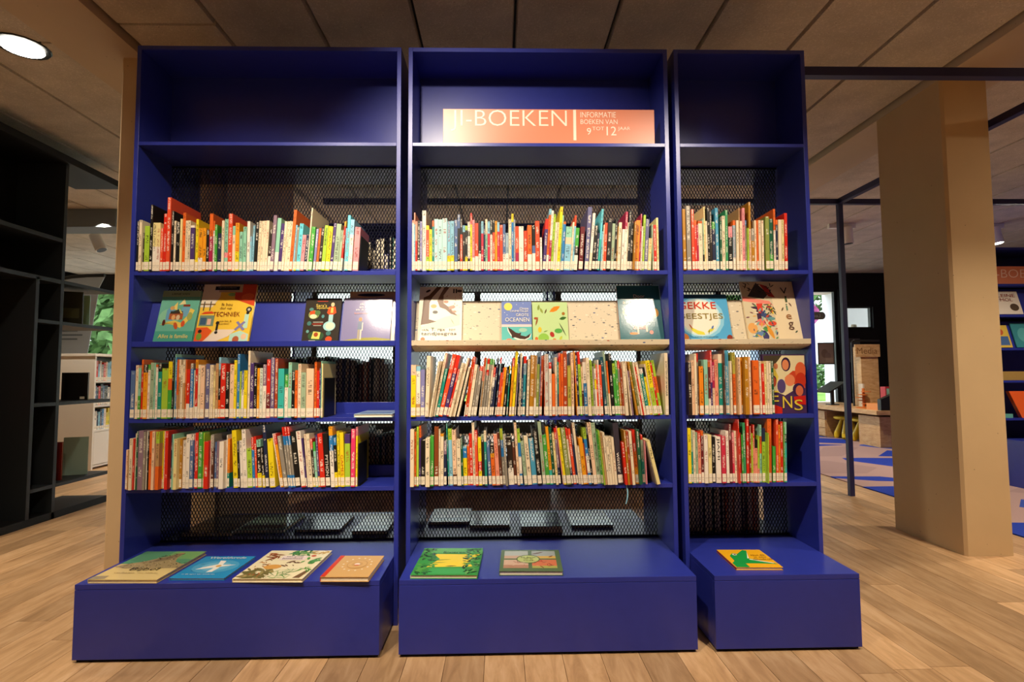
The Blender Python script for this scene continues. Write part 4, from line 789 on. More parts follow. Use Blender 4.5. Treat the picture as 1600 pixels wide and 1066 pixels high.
face_out('cream picture book crowded with colourful plants, on the narrow terrazzo shelf', 1.312, 1.524, 1.267, '#eed8b0',
  [('r', 0, 0, .56, 1, '#d8c8a4'), ('p', [(0, .66), (.5, .6), (.56, .58), (.5, .66), (0, .74)], '#ee8a78'), ('p', [(.12, .56), (.3, .58), (.3, .36), (.22, .34), (.22, .5)], '#4a3448'), ('p', [(.24, .62), (.36, .62), (.34, .44), (.26, .46)], '#dc4434'), ('p', [(.3, .5), (.5, .4), (.44, .34), (.3, .4)], '#44507a'), ('l', .5, .52, .1, .035, -75, '#eac23c'), ('s', 18, .42, .42, .58, .62, .05, .010, ['#3a4430', '#4a5438']), ('e', .1, .2, .09, .09, 0, '#e8a860'), ('e', .28, .3, .08, .06, 0, '#e87a6a'), ('l', .34, .18, .12, .04, 30, '#5a9a50'), ('l', .2, .1, .12, .04, 20, '#6a88b0'), ('l', .42, .14, .14, .035, -70, '#e0983c'), ('l', .32, .06, .1, .05, 90, '#4a4470'), ('e', .48, .28, .08, .04, 0, '#dc5038'), ('e', .46, .36, .09, .03, 0, '#6a9a98'), ('s', 46, 0, .02, .54, .6, .04, .014, ['#c8503c', '#5a8a5a', '#3c4470', '#e0a850', '#efe0c0', '#7a3c50', '#88b0a0']), ('p', [(.1, .74), (.3, .98), (.5, .78), (.4, .7)], '#4a4438'), ('p', [(.36, .96), (.5, .92), (.62, .72), (.5, .74)], '#b83a24'), ('s', 22, .05, .74, .6, .98, .05, .010, ['#2c3028', '#3a3c30', '#5a4a3a']), ('l', .72, .52, .04, .012, 60, '#6a5a40'), ('l', .88, .6, .04, .012, -60, '#7a5a48'), ('l', .9, .14, .03, .012, 40, '#4a5a40')],
  [('V', .74, .78, .13, .11, '#3a3028'), ('l', .80, .64, .035, .10, '#4a5a3a'), ('i', .79, .50, .03, .11, '#5a8a6a'), ('e', .76, .35, .10, .08, '#a8703c'), ('g', .77, .17, .10, .13, '#6a4a3a')])
# standing face-out book at the end of the narrow case
r = picture_book('purple picture book with many faces and yellow letters in the narrow bookcase', (1.342, .014, Z3T+.0006), (0, 0, .10), .174, .224, .016, '#4c3258',
  [('p', [(.02, .7), (.4, .98), (.98, .98), (.98, .5), (.5, .3), (.2, .4)], '#e8d8a8'), ('p', [(.2, .75), (.02, .6), (.02, .98), (.45, .98)], '#4a4030'), ('p', [(.12, .62), (.26, .78), (.36, .62), (.3, .5)], '#e8cc50'), ('p', [(.5, .6), (.7, .72), (.98, .7), (.98, .42), (.7, .5)], '#d04a2c'), ('e', .54, .83, .11, .12, 0, '#3c2440'), ('e', .53, .82, .08, .09, 0, '#e08a5c'), ('e', .88, .72, .13, .15, 0, '#e0653a'), ('e', .88, .56, .13, .13, 0, '#c83a20'), ('e', .17, .56, .14, .10, 0, '#3c2850'), ('e', .22, .53, .085, .09, 0, '#c8553c'), ('e', .42, .46, .1, .12, 0, '#5a4878'), ('e', .62, .56, .12, .1, 0, '#e88a5c'), ('e', .82, .4, .14, .11, 0, '#40264a'), ('e', .84, .38, .09, .09, 0, '#d8704a'), ('p', [(.7, .28), (.98, .3), (.98, .14), (.72, .16)], '#d0281e'), ('e', .1, .2, .11, .1, 0, '#a8452c'), ('r', .0, .0, .2, .14, '#b85038'), ('p', [(.2, .16), (.42, .1), (.42, 0), (.2, 0)], '#d02c1e'), ('e', .3, .8, .05, .05, 0, '#c87a54')],
  [('M', .01, .32, .16, .18, '#e8cc44'), ('E', .19, .20, .15, .18, '#e8cc44'), ('N', .43, .09, .22, .20, '#e8cc44'), ('S', .70, .05, .2, .18, '#e8cc44')], spine='#3c2848')
# lying books on the benches
def lying(label, fl_, fr_, bl_, th, base, shapes, texts, group=None, spine=None):
    z = HB+th+.0004
    A, B, D_ = onZ(*fl_, z), onZ(*fr_, z), onZ(*bl_, z); w = (B-A).length; rz = math.atan2(B.y-A.y, B.x-A.x)
    h = max(.05, abs((D_-A).dot(Vector((-math.sin(rz), math.cos(rz), 0)))))
    return picture_book(label, (A.x, A.y, z), (-math.pi/2, 0, rz), w, h, th, base, shapes, texts, group, spine=spine)
lying('large sand and green picture book with a rocky tower lying on the bench', (137, 906), (245, 906), (225, 862), .012, '#dcc384',
  [('r', 0, .52, 1, 1, '#5f9a74'), ('r', .5, .7, 1, 1, '#7aac6c'), ('p', [(0, .42), (.15, .54), (.3, .6), (.42, .72), (.55, .82), (.62, .94), (.7, .94), (.72, .74), (.8, .6), (1, .5), (1, .38), (.6, .36), (.2, .36)], '#a8946a'), ('p', [(.3, .56), (.42, .66), (.6, .9), (.7, .9), (.7, .7), (.5, .6)], '#8a785a'), ('s', 60, .05, .38, .98, .6, .02, .006, ['#6a5a40', '#c8b48a', '#857048', '#4c4434']), ('s', 26, .4, .6, .74, .9, .04, .007, ['#6a5a44', '#c0ac84', '#50462f']), ('p', [(0, 0), (0, .1), (.2, .12), (.22, .02)], '#a09074')],
  [('Bijbel', .34, .25, .42, .12, '#3a2c20'), ('verhalen', .2, .18, .3, .035, '#8a7040'), ('voor kinderen', .55, .18, .3, .03, '#8a7040')], spine='#d0c090')
lying('bright blue picture book with a white dove lying on the bench', (264, 903.5), (350.5, 903.5), (308, 869.5), .008, '#2f93cc',
  [('e', .52, .5, .42, .3, 0, '#52a8d4'), ('e', .52, .5, .26, .2, 0, '#74badb'), ('p', [(.22, .36), (.5, .44), (.86, .58), (.6, .58), (.56, .76), (.44, .78), (.5, .6), (.3, .46)], '#f6f2e8'), ('p', [(.5, .5), (.62, .46), (.6, .26), (.5, .24), (.52, .38)], '#f6f2e8'), ('e', .56, .52, .05, .05, 0, '#e8b468'), ('l', .2, .6, .04, .008, 20, '#1c5a80'), ('l', .2, .3, .03, .006, -20, '#1c5a80')],
  [('Wereldvrede', .16, .84, .72, .09, '#f2f0e8'), ('in de ogen van kinderen', .14, .1, .6, .045, '#e8f0f0')], group=None)
lying('cream botanical picture book printed with shrubs and leaves, lying on the bench', (363, 904.5), (472.5, 904.5), (417, 860.5), .012, '#f0e4be',
  [('s', 40, .06, .02, .42, .3, .09, .03, ['#8a7c4c', '#6f6a40', '#a0935c', '#7d7246']), ('s', 14, .14, .02, .32, .22, .08, .010, ['#d8643c', '#c8552f']), ('s', 24, .46, .02, .74, .32, .09, .006, ['#6a9a58', '#86a860', '#5a8450']), ('s', 10, .06, .68, .3, .92, .1, .022, ['#a8603c', '#8a4c30']), ('s', 26, .36, .78, .72, .98, .06, .022, ['#4a8a48', '#3c7440', '#6aa058']), ('s', 16, .72, .84, .98, .98, .05, .012, ['#dcb45c', '#c89a48']), ('s', 14, .72, .5, .98, .7, .06, .026, ['#5a9a50', '#4a8444']), ('e', .36, .38, .13, .08, 0, '#dca254'), ('p', [(.84, .02), (.94, .02), (.98, .26), (.92, .26)], '#7a5c40'), ('s', 10, .8, .24, .98, .36, .06, .010, ['#6aa04c', '#4c8a40']), ('s', 10, .48, .42, .7, .58, .05, .014, ['#6a4a38', '#7a5a44']), ('e', .8, .78, .04, .03, 0, '#c84a34'), ('s', 12, .06, .3, .3, .62, .03, .012, ['#b0703c', '#d08a4c', '#7a5a44']), ('r', .32, .62, .72, .78, '#f2e0dc')],
  [('Het grote', .40, .70, .26, .05, '#5a4a40'), ('bomenboek', .36, .64, .32, .05, '#5a4a40')], spine='#efe2bc')
lying('small tan book with a red spine and a ring of dots, lying on the bench', (500, 901.5), (576, 901.5), (527, 868.5), .016, '#d5a86a',
  [('r', 0, 0, .1, 1, '#d03a20')] + [('e', .55+.3*math.cos(k*.449), .56+.3*math.sin(k*.449), .022, .02, 0, '#f2e2c4') for k in range(14)] + [('e', .55, .56, .22, .2, 0, '#c0935a'), ('e', .55, .56, .2, .18, 0, '#d5a86a'), ('e', .55, .56, .12, .1, 0, '#c89a60'), ('e', .55, .56, .06, .05, 0, '#f2dcc8'), ('r', .5, .5, .6, .53, '#d03a20')], [], spine='#d03a20')
lying('green and yellow picture book of a river between trees, lying on the bench', (641, 898.5), (746, 898.5), (655, 857), .013, '#3f9a4c',
  [('r', 0, .8, 1, 1, '#5fae5c'), ('p', [(.18, .26), (.9, .28), (.8, .5), (.98, .74), (.2, .76), (.34, .56)], '#f0d63c'), ('r', .2, .02, .8, .22, '#46a85c'), ('s', 44, .0, .5, .26, .96, .06, .02, ['#2c5a34', '#3c7a40', '#4c8a48', '#24482c']), ('s', 44, .0, .04, .3, .4, .06, .02, ['#3f8a44', '#5aa04c', '#2c6038']), ('s', 60, .74, .06, 1, .82, .06, .02, ['#2c5a34', '#4a8a48', '#6aa85c', '#24482c']), ('s', 14, .76, .84, 1, .96, .05, .02, ['#2c6038', '#3c7a40']), ('l', .36, .52, .14, .012, 8, '#4a7a3c'), ('l', .56, .3, .08, .012, 6, '#3a3c2c'), ('l', .33, .42, .12, .01, 6, '#5a8a40')],
  [('Rivieren', .36, .77, .36, .07, '#2c4a24')], spine='#dcdcc0')
lying('green picture book with four painted scenes round an oval title, lying on the bench', (780, 892.5), (880, 892.5), (784.5, 859.5), .015, '#5d7450',
  [('r', .06, .56, .46, .93, '#b8c0bc'), ('r', .06, .56, .46, .7, '#cfae98'), ('r', .52, .56, .92, .93, '#a8b0b0'), ('r', .52, .56, .92, .68, '#dcb45c'), ('r', .06, .12, .46, .5, '#d8b49c'), ('r', .06, .12, .46, .26, '#b88a70'), ('r', .52, .12, .92, .5, '#d87a54'), ('r', .52, .12, .92, .22, '#b0b05c'), ('l', .62, .82, .12, .02, 30, '#6a4438'), ('l', .84, .66, .06, .02, 50, '#8a5434'), ('e', .46, .53, .2, .2, 0, '#5a6a40'), ('e', .46, .53, .18, .17, 0, '#c3d080'), ('s', 12, .1, .16, .44, .46, .05, .008, ['#a8705c', '#e0c4b0']), ('s', 12, .54, .16, .9, .46, .06, .012, ['#b8483c', '#e09a64', '#8a4c3a'])],
  [('De dieren', .34, .56, .24, .06, '#4a5a30'), ('van de', .38, .49, .16, .05, '#4a5a30'), ('wereld', .38, .41, .16, .05, '#4a5a30')], spine='#6c8058')
lying('yellow picture book with a green open-mouthed crocodile, lying on the bench', (1150, 886.5), (1223.5, 886.5), (1120, 859.2), .010, '#f2b222',
  [('p', [(.02, 0), (.02, .22), (.12, .34), (.14, .62), (.26, .78), (.36, .74), (.4, .78), (.58, .97), (.66, .94), (.5, .48), (.9, .24), (.99, .16), (.6, .2), (.3, .2), (.3, 0)], '#1f9a48'), ('p', [(.66, .94), (.64, .88), (.47, .48), (.5, .47)], '#f2ecd8'), ('p', [(.5, .45), (.94, .22), (.9, .2), (.48, .41)], '#f2ecd8'), ('e', .28, .7, .05, .05, 0, '#f2ecd8'), ('e', .29, .7, .025, .03, 0, '#2c2018')],
  [('Hoe dik', .62, .60, .32, .07, '#5a2c10'), ('is een', .64, .49, .26, .06, '#5a2c10'), ('dinodrol?', .56, .36, .42, .08, '#5a2c10')], spine='#a82418')
# the light blue book lying at the empty end of the middle row
A = onY(553, 651, -.03); B = onY(616.5, 650, -.03)
picture_book('light blue book lying flat at the empty end of the middle row', (A.x, -.03, Z3T+.0138), (-math.pi/2, 0, 0), B.x-A.x-.008, .20, .0125, '#b9d4e4', [('r', .1, .1, .9, .4, '#8fb4d0')], [], spine='#a8c4d8')
# books lying on the far bench behind the mesh
back = [('dark grey book lying on the rear bench, behind the mesh near the column', 283, 360, 318, 832, 805, '#3c3a38', .02), ('pale mint book lying on the rear bench behind the mesh', 366, 442, 402, 829, 804, '#9fc4ae', .014), ('dark purple book lying on the rear bench behind the mesh', 460, 530, 484, 828, 805, '#3a3040', .012), ('brown and blue book lying on the rear bench behind the mesh', 550, 604, 560, 830, 803, '#7a6a60', .016),
 ('brown glossy book lying on the rear bench beside the mint one', 664, 728, 670, 816, 795, '#8a7468', .014), ('white glossy book lying on the rear bench behind the mesh', 734, 797, 740, 821, 800, '#c8ccd0', .014), ('black and silver stacked books on the rear bench behind the mesh', 814, 880, 806, 823, 801, '#5a646c', .03), ('taupe book lying on the rear bench beside the stacked ones', 893, 960, 888, 821, 798, '#7c7060', .012)]
for lab, xa, xb, xc, ya, yb, c, th in back:
    r = lying(lab, (xa, ya), (xb, ya), (xc, yb), th, c, [('r', .08, .1, .92, .3, '#2c2a28')], [], group=None); r.location.y = max(r.location.y, D+.012); r.rotation_euler.z = 0; r.location.x = max(r.location.x, (XL0 if xa < 630 else XC0)+T+.012)

# ------------------------------------------------------------------ black open shelving along the passage
bu = empty('black_shelving', (-2.5, 1.0, 0)); tag(bu, 'tall black shelving unit with open bays standing along the passage', 'shelving')
def bb(n, x0, x1, y0, y1, z0, z1, m=M_black): return box(n, m, (x0+2.5, x1+2.5, y0-1.0, y1-1.0, z0, z1), bu, .0008)
BX = -2.82
bb('end_panel', -2.82, -2.5, .70, .725, 0, 2.34)
bb('back_panel', -2.82, -2.805, .725, 1.53, 0, 2.30)
bb('upright', BX, -2.5, 1.345, 1.37, .03, 1.52, M_char); bb('upright', BX, -2.5, 1.535, 1.56, 0, 2.30, M_char)
bb('top_board', BX, -2.47, .725, 2.03, 2.30, 2.345); bb('base_board', BX, -2.5, .725, 2.03, 0, .045)
for z in (1.80, 1.53): bb('shelf', BX, -2.5, .726, 1.534, z-.026, z, M_char)
for z in (1.26, .74, .22): bb('shelf', BX, -2.5, 1.371, 1.534, z-.022, z, M_char)
for z in (1.53, 1.26, .74, .22): bb('shelf', BX, -2.5, 1.561, 2.03, z-.022, z, M_char)
bb('red_panel', -2.80, -2.79, .80, 1.12, .60, 1.5, M_red)
def small_book(label, x, y, z, w, h, d, c, rz=0, art=None):
    r = empty('picture_book', (x, y, z+.0005), (0, 0, rz)); tag(r, label, 'book')
    m = MB(); m.col = C(c); m.box(0, w, 0, .0018, 0, h); m.build('front_board', M_gloss, r)
    m = MB(); m.col = C(c); m.box(0, w, d-.0018, d, 0, h); m.build('back_board', M_gloss, r)
    m = MB(); m.box(.002, w-.003, .0018, d-.0018, .003, h-.003); m.build('page_block', M_pages, r)
    if art: art_mesh(r, w, h, art)
small_book('dark olive book standing on the upper open bay of the black shelving', -2.73, 1.72, 1.26, .19, .23, .02, '#3c3c2c', .45, [('r', .1, .2, .9, .5, '#5a5a3c')])
small_book('pale blue book beside the dark olive one in the black shelving', -2.76, 1.62, 1.26, .13, .235, .016, '#a8c0c8', .45)
small_book('pale green book behind the dark olive one in the black shelving', -2.70, 1.86, 1.26, .12, .22, .012, '#a8d4b0', .45)
small_book('black book with a white sticker on the middle open shelf of the black shelving', -2.68, 1.80, .74, .15, .19, .022, '#1c1814', .4, [('r', .7, .03, .88, .12, '#e8e0d0')])
small_book('dark green book leaning on the middle open shelf of the black shelving', -2.76, 1.60, .74, .13, .23, .03, '#1f2c24', .45, [('r', .1, .03, .3, .12, '#e8e0d0')])
small_book('red cover with a portrait on the lowest open shelf of the black shelving', -2.74, 1.60, .22, .20, .25, .016, '#6a1c14', .35, [('e', .55, .45, .3, .35, 0, '#8a2c1c'), ('e', .6, .6, .14, .15, 0, '#3a100c')])
small_book('grey-green book beside the red cover in the black shelving', -2.68, 1.84, .22, .14, .26, .014, '#8fa89a', .35)
small_book('orange and yellow book in the narrow bay of the black shelving', -2.66, 1.40, .74, .10, .22, .012, '#d8843c', .3, [('e', .5, .5, .3, .3, 0, '#e8c850')])

# ------------------------------------------------------------------ white bookcase and banner beyond the black shelving
wb = empty('white_bookcase', (-3.6, 3.36, 0)); tag(wb, 'low white bookcase beyond the black shelving, filled with books', 'bookcase')
WBX = -4.3
def wbx(n, *b): return box(n, M_white, b, wb, .001)
wbx('side_panel', -.75, 0, 0, .022, 0, 1.10); wbx('side_panel', -.75, 0, 1.18, 1.20, 0, 1.10)
wbx('top_board', -.76, .01, -.01, 1.21, 1.10, 1.125); wbx('back_panel', -.40, -.38, .022, 1.18, .05, 1.10)
for z in (.02, .36, .60, .84): wbx('shelf', -.38, -.005, .022, 1.18, z, z+.02)
wbx('drawer_front', -.02, 0, .024, 1.178, .045, .355)
rb = random.Random(3)
for zi, (z, cs) in enumerate(((.38, ['ye', 'bl', 'gr', 'nv', 'wh', 'lb']), (.62, ['re', 'wh', 'bk', 'wh', 'cm', 'sb']), (.86, ['lb', 'wh', 're', 'sb', 'pe', 'gy']))):
    y = 3.39
    while y < 4.45:
        w = rb.uniform(.018, .034); b = dict(w=w, h=rb.uniform(.16, .205), dep=.17, cols=[rb.choice(cs)])
        Mx = Matrix.Rotation(math.pi/2, 4, 'Z'); Mx.translation = (-3.625, y, z+.0005)
        xf = lambda p, R=Mx: tuple(R @ Vector(p))
        stuff.slot = 0; book_cover(stuff, b, xf=xf, seed=2.0+y); stuff.slot = 1; book_pages(stuff, b, xf=xf); stuff.slot = 2; book_label(stuff, b, xf=xf)
        y += w + .001
bn = empty('beach_flag', (-5.6, 4.75, 0)); tag(bn, 'white flag on a curved black pole, teal rings and small print, beyond the black shelving', 'flag')
arc = [(.10, 2.02), (.30, 2.06), (.50, 2.10), (.66, 2.13), (.84, 2.145), (1.06, 2.15)]
m = MB()
for (a, za), (b, zb) in zip(arc[:-1], arc[1:]): m.tube((a, 0, za), (b, 0, zb), .022, n=8)
m.build('curved_pole', M_blackmetal, bn)
m = MB(); m.tube((.10, 0, 0), (.10, 0, 2.02), .02, n=8); m.build('pole', M_blackmetal, bn)
m = MB(); m.lathe([(.18, 0), (.18, .03), (.03, .05)], (.10, 0, 0)); m.build('base', M_blackmetal, bn)
pts = [(a, z-.02) for a, z in arc]; low = [(.88, 1.12), (.13, 1.12)]
m = MB(); n = len(pts)+2; P = low[::-1] + pts[::-1]
P = [(.13, 1.12), (.88, 1.12), (1.0, 2.0)] + pts[::-1]
n = len(P)
for y in (-.003, .003):
    for x, z in P: m.vert((x, y, z))
m.f.append(list(range(n))); m.m.append(0); m.f.append([n+k for k in range(n)][::-1]); m.m.append(0)
for k in range(n): j = (k+1) % n; m.f.append([k, n+k, n+j, j]); m.m.append(0)
m.build('cloth', mat('flag_cloth', hx('#c8d2dc'), .8, .1, var=.03), bn)
art_mesh(bn, 1.0, 1.0, [('e', .36+.15*k, 1.80, .05, .05, 0, '#6fb0b0') for k in range(4)] + [('e', .36+.15*k, 1.80, .025, .025, 0, '#c8d2dc') for k in range(4)] + [('r', .45, 1.5-.05*k, .82-.06*(k % 2), 1.52-.05*k, '#7a8894') for k in range(4)] + [('e', .3+.11*k, 1.18, .045, .04, 0, '#a8633c') for k in range(6)], y=-.004, name='print', material=M_attr)
box('trim_soffit', mat('grey_soffit', hx('#7f8a94'), .8, .1, var=.03), (-6.4, -3.2, 3.0, 3.25, 2.28, ZC))['kind'] = 'structure'

# ------------------------------------------------------------------ lamps on the ceiling
M_glow = mat('lamp_glow', (1, .93, .80), .5, emit=14)
def downlight(x, y, watts, label):
    r = empty('downlight', (x, y, ZC)); tag(r, label, 'downlight')
    m = MB(); m.lathe([(.088, -.004), (.105, -.006), (.110, .0), (.110, .02), (.088, .02)]); m.build('ring', M_blackmetal, r)
    m = MB(); m.lathe([(.083, -.010), (.083, -.0062)]); m.build('lens', M_glow, r)
    spot('downlight_or_fill_light', (x, y, ZC-.02), (x, y, 0), watts, 130, 1.0, .06, (1, .85, .66))
downlight(-1.885, .48, 42, 'round recessed downlight in the ceiling beside the beam, switched on')
def track_spot(x, y, z, label, tilt, lit=False, az=0):
    r = empty('track_spotlight', (x, y, ZC)); tag(r, label, 'spotlight'); d = z-ZC
    box('mount', M_metalw, (-.14, .14, -.02, .02, -.05, -.001), r, .002)
    m = MB(); m.tube((.06, 0, -.05), (.06, 0, d+.06), .006, n=8); m.build('stem', M_metalw, r)
    c = Vector((.06, 0, d)); dr = Vector((math.sin(tilt)*math.cos(az), math.sin(tilt)*math.sin(az), -math.cos(tilt)))
    m = MB(); m.tube(c-dr*.08, c+dr*.09, .052, n=20); bo = m.build('body', M_metalw, r)
    m = MB(); m.tube(c+dr*.0905, c+dr*.094, .044, n=20); m.build('lens', M_glow if lit else M_blackmetal, bo)
def track(x0, x1, y):
    tag(box('light_track', M_metalw, (x0, x1, y-.018, y+.018, ZC-.03, ZC-.001)), 'long white light track on the ceiling above %s' % ('the play counter' if x0 > 0 else 'the white bookcase'), 'track')
track_spot(-3.78, 3.5, 2.26, 'white cylinder spotlight under the ceiling beyond the black shelving', .45)
track_spot(3.92, 3.5, 2.33, 'white cylinder spotlight, switched off, near the navy steel post', .05)
track_spot(5.50, 3.5, 2.33, 'white cylinder spotlight, switched on, above a far bookcase', .15, True, -.8)
spot('lamp_or_fill_light', (5.6, 3.3, 2.2), (5.0, 1.5, .5), 120, 110)
spot('lamp_or_fill_light', (3.9, 4.0, 2.30), (4.3, 4.2, 0), 130, 130)  # fill light added to brighten the carpet; the spotlight nearby is off
spot('lamp_or_fill_light', (-3.3, 3.0, 2.30), (-3.5, 3.6, .4), 170, 120)  # fill light added for the white bookcase, beside an unlit spotlight

# ------------------------------------------------------------------ carpet, play counter, stools
M_rug = mat('patterned_carpet', hx('#b09088'), .95, .05); nt = M_rug.node_tree; _L = nt.links.new
g = nt.nodes.new('ShaderNodeNewGeometry'); mp = nt.nodes.new('ShaderNodeMapping'); mp.inputs['Scale'].default_value = (.62, 1.05, 1); mp.inputs['Rotation'].default_value = (0, 0, .45); _L(g.outputs['Position'], mp.inputs[0])
v = nt.nodes.new('ShaderNodeTexVoronoi'); v.feature = 'DISTANCE_TO_EDGE'; v.inputs['Scale'].default_value = 1.5; _L(mp.outputs[0], v.inputs['Vector'])
v2 = nt.nodes.new('ShaderNodeTexVoronoi'); v2.inputs['Scale'].default_value = 1.5; _L(mp.outputs[0], v2.inputs['Vector'])
cr = nt.nodes.new('ShaderNodeValToRGB'); cr.color_ramp.interpolation = 'CONSTANT'; e = cr.color_ramp.elements
e[0].position = 0; e[0].color = (*hx('#2c3f9c'), 1); e[1].position = .35; e[1].color = (*hx('#3c4f9e'), 1); e.new(.6).color = (*hx('#9c807c'), 1)
sx = nt.nodes.new('ShaderNodeSeparateColor'); _L(v2.outputs['Color'], sx.inputs[0]); _L(sx.outputs[0], cr.inputs[0])
gt = nt.nodes.new('ShaderNodeMath'); gt.operation = 'GREATER_THAN'; gt.inputs[1].default_value = .09; _L(v.outputs['Distance'], gt.inputs[0])
mx = nt.nodes.new('ShaderNodeMix'); mx.data_type = 'RGBA'; mx.inputs[6].default_value = (*hx('#a88a84'), 1); _L(gt.outputs[0], mx.inputs[0]); _L(cr.outputs[0], mx.inputs[7])
nz = nt.nodes.new('ShaderNodeTexNoise'); nz.inputs['Scale'].default_value = 260; _L(g.outputs['Position'], nz.inputs['Vector'])
bp = nt.nodes.new('ShaderNodeBump'); bp.inputs['Strength'].default_value = .6; bp.inputs['Distance'].default_value = .004; _L(nz.outputs['Fac'], bp.inputs['Height']); _L(bp.outputs[0], nt.nodes['Principled BSDF'].inputs['Normal'])
_L(mx.outputs[2], nt.nodes['Principled BSDF'].inputs['Base Color'])
tag(box('carpet', M_rug, (3.18, 8.9, .9, 6.2, .0006, .008)), 'blue and pink patterned carpet on the oak floor behind the columns', 'carpet')
ct = empty('play_counter', (4.8, 5.2, .008)); tag(ct, 'low pine counter with drawers and a knee space, running along the carpet', 'counter')
def cb(n, x0, x1, y0, y1, z0, z1, par=None, m=None): return box(n, m or M_pine, (x0-4.8, x1-4.8, y0-5.2, y1-5.2, z0, z1), par or ct, .002)
cb('worktop', 4.76, 5.5, 4.30, 6.24, .385, .435)
cb('drawer_unit', 4.84, 5.45, 5.42, 6.2, 0, .36)
for k in range(3):
    d = cb('drawer', 4.82, 4.839, 5.43, 6.0, .015+.115*k, .122+.115*k)
    m = MB(); m.tube((4.805-4.8, 5.60-5.2, .08+.115*k), (4.82-4.8, 5.60-5.2, .08+.115*k), .012, n=10); m.build('knob', M_bark, d)
cb('side_unit', 4.82, 5.45, 4.34, 4.72, 0, .36); cb('knee_back_panel', 5.40, 5.45, 4.72, 5.42, 0, .36, m=M_pine)
def stool(x, y, label):
    r = empty('stool', (x, y, .008)); tag(r, label, 'stool', 'yellow stools under the pine counter')
    m = MB(); m.lathe([(.02, .255), (.135, .258), (.15, .272), (.15, .288), (.13, .296), (.02, .298)], n=24); m.build('seat', M_yel, r)
    for k in range(4):
        a = math.pi/4 + k*math.pi/2; ca, sa = math.cos(a), math.sin(a); m = MB()
        ps = [(.055, .262, .016), (.085, .16, .026), (.115, .07, .036), (.125, .02, .032), (.126, .001, .02)]
        for (r0, z0, w0), (r1, z1, w1) in zip(ps[:-1], ps[1:]): m.tube((r0*ca, r0*sa, z0), (r1*ca, r1*sa, z1), w0, w1, n=12)
        m.build('leg', M_yel, r)
stool(5.0, 5.24, 'round yellow plastic stool under the pine counter next to the drawers'); stool(5.02, 4.90, 'round yellow plastic stool under the pine counter away from the drawers')
# things on the counter
ZT = .4435
r = empty('tablet_stand', (4.98, 5.50, ZT)); tag(r, 'black tablet on a wedge stand on the pine counter', 'tablet')
m = MB(); m.box(-.06, .06, -.06, .06, 0, .012); m.tube((0, 0, .01), (0, 0, .20), .025, n=10); m.build('stand', M_blackmetal, r)
m = MB(); m.hexa([(-.14, -.17, .17), (-.14, .17, .17), (.10, .17, .31), (.10, -.17, .31), (-.15, -.17, .185), (-.15, .17, .185), (.09, .17, .325), (.09, -.17, .325)]); m.build('screen', M_blackmetal, r)
r = empty('wooden_toy', (4.95, 4.80, ZT)); tag(r, 'orange wooden toy tower with ledges on the pine counter', 'toy'); M_oran = mat('orange_wood', hx('#c8702c'), .5, .4, var=.08)
m = MB(); m.lathe([(.09, 0), (.09, .012), (.02, .014)]); m.build('base', M_oran, r)
m = MB(); m.tube((0, 0, .014), (0, 0, .25), .016, n=10); m.build('trunk', M_oran, r)
for k in range(5):
    a = k*1.3; m = MB(); m.lathe([(.01, 0), (.055, .002), (.055, .012), (.01, .014)], (.035*math.cos(a), .035*math.sin(a), .05+.038*k), n=14); m.build('ledge', M_oran, r)
for k, (c, y, h, lb) in enumerate((('#b02c34', 4.68, .27, 'red box on the pine counter behind the toy tower'), ('#3c5c40', 4.57, .25, 'dark green box on the pine counter behind the toy tower'), ('#d8c8b0', 5.10, .30, 'pale card standing on the pine counter'))):
    m = MB(); m.col = C(c); m.box(5.15, 5.30 if k < 2 else 5.17, y, y+.09, ZT, ZT+h); tag(m.build(['carton', 'carton', 'display_card'][k], M_attr), lb, ['box', 'box', 'card'][k])
m = MB(); m.col = C('#d8863c'); m.box(4.86, 5.05, 4.40, 4.62, ZT, ZT+.075); tag(m.build('wooden_tray', M_attr), 'orange wooden tray on the end of the pine counter', 'tray')
m = MB(); m.hexa([(4.84, 4.33, ZT), (5.1, 4.33, ZT), (5.1, 4.39, ZT), (4.84, 4.39, ZT), (4.84, 4.33, ZT+.13), (5.1, 4.33, ZT+.24), (5.1, 4.39, ZT+.24), (4.84, 4.39, ZT+.13)]); tag(m.build('display_wedge', M_blackmetal), 'black wedge-shaped stand on the end of the pine counter', 'stand')
# wayfinding pillar
r = empty('sign_pillar', (5.24, 5.25, .4436)); tag(r, 'pale pine pillar with a wooden sign board standing on the pine counter', 'sign')
box('pillar', M_pine, (0, .24, 0, .2, 0, .80), r, .002)
sb_ = box('sign_board', M_pine, (-.09, .25, -.03, -.005, .66, .83), r, .002); text('Media', r, -.07, .70, .28, .085, '#8a6236', y=-.032, name='lettering')
m = MB()
for a, b in (((-.13, -.02, 0), (-.13, -.02, .85)), ((-.13, -.02, .85), (-.10, -.02, .88)), ((-.10, -.02, .88), (.25, -.02, .88))): m.tube(a, b, .013, n=8)
m.build('pipe_frame', M_blackmetal, r)
